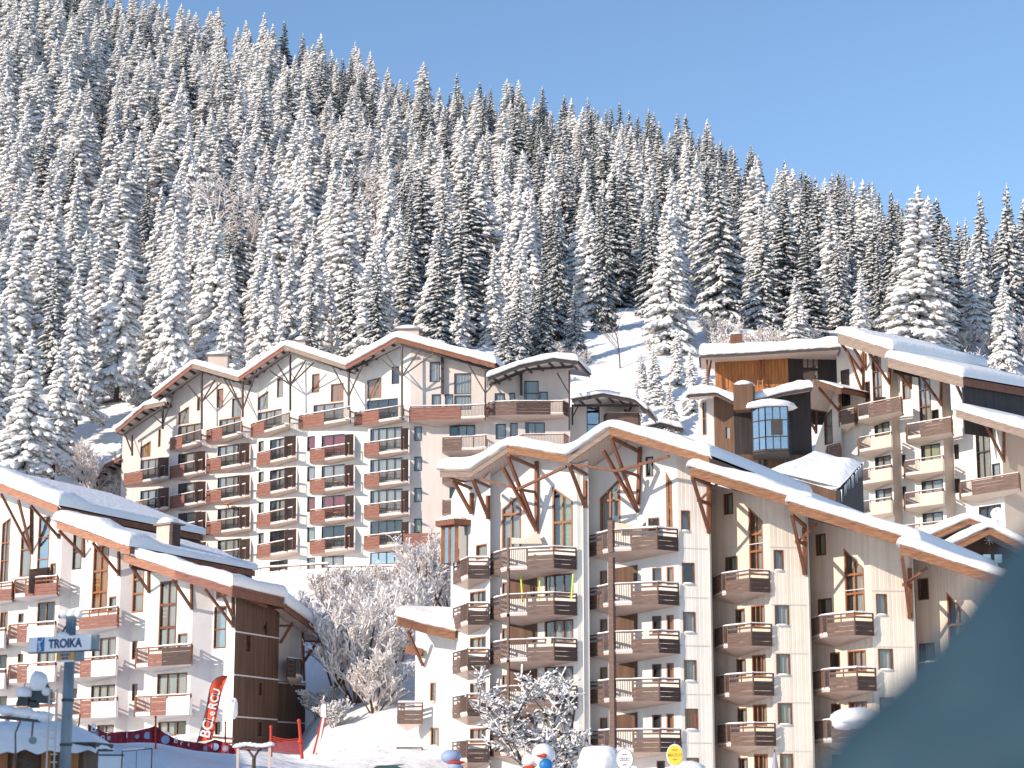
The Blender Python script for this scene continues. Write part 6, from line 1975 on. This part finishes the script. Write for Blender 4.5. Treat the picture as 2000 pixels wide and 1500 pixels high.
up_dir = (P(428, 1345, 97) - P(400, 1440, 97)).normalized()
lt = -up_dir.cross(Vector((0, -1, 0))).normalized()
lt = lt if lt.x < 0 else -lt
for ch_, f_, sz in (('B', .0, .66), ('O', .15, .66), ('L', .31, .58), ('e', .44, .44), ('R', .555, .54), ('O', .69, .52), ('U', .82, .48)):
    c = P(399.5 + 25 * f_ * .93, 1441 - 108 * f_ * .93, 96.8)
    text(ch_, 'lettering', 'paintwhite', c - lt * .2, up_dir, lt, sz, fl, .006)
# --- young tree held by a wooden frame
tf = thing('tree_stake', P(495, 1530, 88), 'snow capped wooden frame bracing a small pollarded trunk', 'tree stake')
for x, y in ((465, 1462), (527, 1458)):
    q = MB(); t1 = P(x, y, 88); q.beam(Vector((t1.x, t1.y, t1.z - 2)), t1, .11); mk('post', q, 'soffit', tf)
q = MB(); q.beam(P(463, 1463, 88), P(530, 1460, 88), .10, .08); mk('cross_bar', q, 'beam', tf)
q = MB()
for i in range(9):
    q.blob(P(464 + 8 * i, 1458 - 2.2 * math.sin(i * .8) - i * .4, 88), .2, .14, .12, 8, 5, .3, bottom=-.4)
mk('bar_snow', q, 'snow', tf, True); tf.children[-1]['kind'] = 'stuff'
q = MB(); c = P(496, 1478, 88.1); q.tube([c - Z * 2, c], [.1, .085], 7); q.tube([c - Z * .05, P(486, 1466, 88.1), P(480, 1463, 88.1)], [.06, .045, .03], 6); q.tube([c - Z * .05, P(505, 1466, 88.1), P(512, 1463, 88.1)], [.06, .045, .03], 6)
t2 = thing('pollarded_tree', c - Z * 2, 'small pollarded trunk forking under the snow capped wooden frame', 'tree'); mk('trunk', q, 'bark', t2)

# --- low wooden railing behind the flag
rl = thing('wooden_railing', P(400, 1460, 112), 'snow topped wooden railing behind the feather flag', 'railing')
for (x0, y0, x1, y1, m, w_) in ((345, 1438, 400, 1435, 'snow', .16), (415, 1440, 456, 1443, 'beam', .12), (415, 1450, 456, 1452, 'beam', .1), (415, 1437, 440, 1438, 'snow', .12)):
    q = MB(); q.beam(P(x0, y0, 112), P(x1, y1, 112), w_); mk('rail_snow' if m == 'snow' else 'rail', q, m, rl)
# snow drifts against the left building
def drift(pts, label):
    q = MB()
    for x, y, Y, rx_, ry_, rz_ in pts:
        q.blob(P(x, y, Y), rx_, ry_, rz_, 16, 8, .25)
    o = mk('snow_drift', q, 'snow', None, True); o['kind'] = 'stuff'; tag(o, label, 'snow', None)
q = MB(); q.blob(P(456, 1384, 126), .26, .5, .6, 14, 9, .35); q.blob(P(452, 1374, 126), .24, .4, .3, 12, 8, .3)
o = mk('snow_heap', q, 'snow', None, True); tag(o, 'heap of snow on the sloping ledge between feather flag and dark wooden wall', 'snow')
drift([(285, 1440, 120, 1.4, 1.2, .5)], 'snow heap below the balconies behind the printed net')
# --- car roof at the bottom edge
car = thing('parked_car', P(755, 1530, 104), 'dark teal parked car of which only the roof and windows show at the bottom edge', 'car')
cpl = Plane((716, 104), (800, 104), 1500)
def car_prism(pts, d0, dd, m, nm):
    q = MB(); q.prism([cpl.hit(x, y, d0) for x, y in pts], cpl.n * -dd); return mk(nm, q, m, car)
car_prism([(728, 1500), (738, 1495), (770, 1494), (785, 1500), (783, 1501.5), (730, 1501.5)], 0, 1.5, 'carpaint', 'roof')
car_prism([(730, 1502), (784, 1502), (796, 1515), (718, 1515)], -.05, 1.4, 'glassblue', 'window')
car_prism([(700, 1516), (814, 1516), (816, 1534), (698, 1534)], .08, 1.7, 'carpaint', 'body')
for x in (722, 794):
    q = MB(); c = cpl.hit(x, 1536, .1); q.tube([c, c + cpl.n * -.2], .32, 14); o = mk('wheel', q, 'rubber', car)
    q = MB(); q.tube([c + cpl.n * .01, c + cpl.n * .02], .17, 10); mk('rim', q, 'lightmetal', o)
q = MB(); q.blob(cpl.hit(756, 1494, -.7), .85, .6, .07, 12, 5, .2); mk('roof_snow', q, 'snow', car, True)

# --- round board signs
def oval_sign(cx_, cy_, rx_, ry_, Y, face, label, lines, tm):
    t = thing('oval_sign', P(cx_, cy_ + 45, Y), label, 'sign')
    c = P(cx_, cy_, Y); k = Y / F
    q = MB()
    for nm, m, r_, d in (('rim', 'lightmetal', 1.12, 0.0), ('face', face, 1.0, .03)):
        q = MB(); poly = [c + Vector((rx_ * k * r_ * math.cos(a), -d, ry_ * k * r_ * math.sin(a))) for a in [6.2832 * i / 28 for i in range(28)]]
        q.prism(poly, Vector((0, -.03, 0))); mk(nm, q, m if nm == 'face' else ('paintwhite' if face == 'yellow' else 'lightmetal'), t)
    q = MB(); q.beam(c - Z * (ry_ * k + 2), c + Z * (ry_ * k * 1.35), .05); 
    q2 = MB(); q2.beam(c + Vector((0, .06, -(ry_ * k + 2))), c + Vector((0, .06, ry_ * k * 1.4)), .05); mk('post', q2, 'metal', t)
    for ln_ in lines:
        if isinstance(ln_, str):
            text(ln_, 'lettering', tm, c + Vector((0, -.066, -.12 * ry_ * k)), UX, Z, 8 * k, t, .003, 'CENTER')
            continue
        fy, w_ = ln_
        for i in range(5):
            q = MB(); q.box(c + Vector((rx_ * k * w_ * (i / 5 - .5), -.062, fy * ry_ * k)), UX * (rx_ * k * w_ * .15), Vector((0, -.006, 0)), Z * (.05 + .02 * (i % 2))); mk('print', q, tm, t)
oval_sign(1220, 1483, 15.5, 19, 88, 'paintwhite', 'white oval board with small grey lettering and a steel rim, bottom centre', [(.40, .7), (.02, 1.35), (-.18, 1.2), (-.62, .6)], 'grey')
oval_sign(1318, 1475, 14.5, 19, 88, 'yellow', 'bright yellow oval board with small lettering and white rim, below the balconies', [(.45, .8), (-.50, .6), 'MAZOT'], 'signorange')

# --- inflatable figures and padded snow covers at the bottom edge
def figure(name, label, cat, loc, parts):
    t = thing(name, loc, label, cat)
    for nm, m, blobs in parts:
        q = MB()
        for (x, y, Y, rx_, ry_, rz_) in blobs:
            q.blob(P(x, y, Y), rx_, ry_, rz_, 18, 12, .05)
        mk(nm, q, m, t, True)
    return t
t = figure('inflatable_figure', 'pale blue padded inflatable with a red visor band, bottom edge below the left corner balconies', 'inflatable', P(885, 1530, 86),
       [('head', 'mascotblue', [(881, 1478, 86, .42, .4, .30)]), ('body', 'paintblue', [(890, 1506, 86, .36, .36, .3)]), ('visor', 'redpaint', [(890, 1489, 85.85, .38, .36, .07)]), ('face', 'mascotblue', [(889, 1498, 85.75, .28, .2, .18)])]) 
t = figure('inflatable_figure', 'white rounded inflatable with red beak shape and blue front, under the snowy dark tree', 'inflatable', P(1060, 1535, 86),
       [('head', 'paintwhite', [(1061, 1474, 86, .48, .45, .46)]), ('beak', 'redpaint', [(1062, 1476, 85.55, .13, .12, .10), (1053, 1476, 85.5, .13, .1, .05)]), ('chest', 'paintblue', [(1066, 1495, 85.65, .28, .2, .28)]), ('body', 'paintwhite', [(1063, 1512, 86, .5, .45, .4)])])
t = figure('inflatable_figure', 'small white inflatable with a red scarf band, left of the larger one with red beak', 'inflatable', P(1033, 1530, 86.4),
       [('head', 'paintwhite', [(1033, 1486, 86.4, .3, .3, .28)]), ('scarf', 'redpaint', [(1034, 1498, 86.3, .27, .3, .06)]), ('body', 'paintwhite', [(1034, 1512, 86.4, .34, .3, .3)])])
drift([(1172, 1488, 90, .95, .9, .75), (1160, 1500, 90, .7, .8, .6)], 'rounded snow covered mound left of the white oval board')
drift([(1340, 1508, 90, .8, .7, .5)], 'snow heap at the bottom edge under the yellow oval board')
um = thing('closed_parasol', P(1513, 1530, 100), 'closed grey parasol wrapped upright at the bottom edge, below a stepped balcony column', 'parasol')
q = MB(); c = P(1513, 1468, 100); q.tube([c, c - Z * .25, c - Z * .8, c - Z * 1.5], [.02, .09, .17, .12], 9); mk('canopy', q, 'grey', um); q = MB(); q.beam(c - Z * 3, c + Z * .1, .05); mk('pole', q, 'darkmetal', um)

# --- dark bare tree heaped with snow in front of the balconies
t = bare_tree('snowy_tree', gat(1072, 1560, 96), 9.6, 'dark leafless tree clotted with snow, in front of the wide balconies', 'tree', 77, spread=.62, stems=2, snowy=1.0, levels=4, dark=True, r0=.11)
q = MB(); rn = random.Random(3)
for o in t.children:
    if o.name.startswith('branches'):
        vs = o.data.vertices
        for k in range(900):
            v = vs[rn.randrange(len(vs))].co
            if v.z > 1.6:
                snow_pad(q, v.copy(), Vector((rn.gauss(0, 1), rn.gauss(0, 1), -.3)), rn.uniform(.06, .2), rn.uniform(.05, .11), rn.uniform(.04, .10), rn, needles=rn.random() < .5)
o = bpy.data.objects.new('snow_clumps', q.mesh('snow_clumps', ['treesnow', 'bark'])); COL.objects.link(o); o.parent = t; o['kind'] = 'stuff'

# --- out of focus mound right beside the camera; its dark blue shade is painted
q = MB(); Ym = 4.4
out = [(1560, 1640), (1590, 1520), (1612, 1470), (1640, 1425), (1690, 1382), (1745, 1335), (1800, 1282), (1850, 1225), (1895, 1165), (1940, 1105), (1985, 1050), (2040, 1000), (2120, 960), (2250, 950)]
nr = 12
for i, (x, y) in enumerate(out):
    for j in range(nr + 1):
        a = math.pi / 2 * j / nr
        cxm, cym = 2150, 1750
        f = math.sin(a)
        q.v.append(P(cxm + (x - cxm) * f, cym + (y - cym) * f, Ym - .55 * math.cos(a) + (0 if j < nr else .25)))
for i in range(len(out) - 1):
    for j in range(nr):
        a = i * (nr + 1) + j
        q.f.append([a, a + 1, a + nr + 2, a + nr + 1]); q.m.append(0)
o = mk('blurred_mound', q, 'mound', None, True); tag(o, 'large blurred mound with painted dark blue shade, close to the camera at lower right', 'mound')
q = MB(); q.blob(P(1672, 1402, 60), .75, .7, .30, 18, 10, .12, rot=-.3); q.blob(P(1648, 1412, 60), .35, .4, .2, 12, 8, .12)
o = mk('snow_lump', q, 'snow', None, True); tag(o, 'blurred white snow lump just above the edge of the mound with painted dark blue shade', 'snow')

# --- unseen houses added left of the picture to shade piste and lift
for y0, y1, lb in ((66, 88, 'unseen house added to shade the piste, beyond the left picture edge, farther from the lift'), (36, 51, 'unseen house added to shade the lift, beyond the left picture edge, level with it')):
    zt_ = 15.5 if y0 > 60 else 19
    K = thing('apartment_building', Vector((-43, (y0 + y1) / 2, -3)), lb, 'building')  # added unseen house, only there to cast shade
    q = MB(); q.box(Vector((-48, y0, -3)), Vector((9, 0, 0)), Vector((0, y1 - y0, 0)), Z * (18.5 if y0 > 60 else 22)); mk('wall', q, 'white', K)  # body of the added unseen house
    q = MB(); q.prism([Vector((-49, y0 - 1, zt_)), Vector((-38, y0 - 1, zt_)), Vector((-43.5, y0 - 1, zt_ + 1.5))], Vector((0, y1 - y0 + 2, 0))); mk('roof', q, 'snow', K)  # roof of the added unseen house
    for i in range(int((y1 - y0) / 5)):
        for j in range(5):
            q = MB(); q.box(Vector((-38.98, y0 + 1.8 + 5 * i, 0 + 3 * j)), Vector((.06, 0, 0)), Vector((0, 1.4, 0)), Z * 1.5); mk('window', q, 'darkwin', K)  # windows of the added unseen house

# --- odds and ends on the balconies
M['towelred'] = mat('red towel', (0.42, 0.06, 0.05), 0.9, 0.2, 3)
M['towelblue'] = mat('blue towel', (0.06, 0.12, 0.30), 0.9, 0.2, 3)
M['towelcream'] = mat('cream towel', (0.62, 0.56, 0.46), 0.9, 0.15, 3)
def towel(pl, px, py, d, w_, h_, m, label):
    s_, z_ = pl.sz(px, py, d)
    q = MB()
    for i in range(7):
        x = s_ + w_ * (i / 6 - .5)
        for j, (dd, zz) in enumerate(((-.09, -.28 * h_), (-.07, .02), (0, .05), (.10, .0), (.12, -.5 * h_), (.11 + .03 * math.sin(i * 1.7), -h_))):
            q.v.append(pl.pt(x + .02 * math.sin(j + i), z_ + zz + .015 * math.sin(i * 2.2), d + dd))
    for i in range(6):
        for j in range(5):
            a = i * 6 + j; q.f.append([a, a + 6, a + 7, a + 1]); q.m.append(0)
    o = mk('towel', q, m, None, True); tag(o, label, 'towel', 'laundry hung over balcony rails')
towel(fa1, 1074, 1247, 1.5, .3, .4, 'towelcream', 'cream towel over the rail of the third balcony below the first roof peak')
towel(fa2, 1264, 1232, 1.5, .4, .3, 'towelcream', 'cream cloth over the third balcony rail below the second roof peak')
def table(pl, px, py, d, label):
    s_, z_ = pl.sz(px, py, d)
    t = thing('patio_table', pl.pt(s_, z_, d), label, 'table', 'round tables on the curved block balconies')
    q = MB(); q.tube([pl.pt(s_, z_ + .70, d), pl.pt(s_, z_ + .74, d)], .42, 14); mk('top', q, 'curtorange', t)
    for k in range(3):
        a = 2.1 * k; q = MB(); q.beam(pl.pt(s_, z_ + .7, d), pl.pt(s_ + .3 * math.cos(a), z_, d + .3 * math.sin(a)), .04); mk('leg', q, 'darkwin', t)
for px, py, lb in ((660, 957, 'round orange table on the third row balcony below the second roof peak'), (660, 1017, 'round orange table on the fourth row balcony below the second roof peak'), (445, 1000, 'round orange table on a balcony in the third column of the curved block')):
    table(d5 if px > 600 else d3, px, py, .6, lb)
# drainpipes down the front building
for pl, fr in ((fs2, .94), (fs3, .95), (fs4, .95), (fs1, .5)):
    q = MB(); s_ = pl.len * fr; zt_ = pl.roof.under(pl.pt(s_, 0))[1] - .1
    q.tube([pl.pt(s_, pl.zb, .06), pl.pt(s_, zt_, .06)], .045, 7); mk('drainpipe', q, 'creamflat' if pl is fs1 else 'concrete', A.root, True)
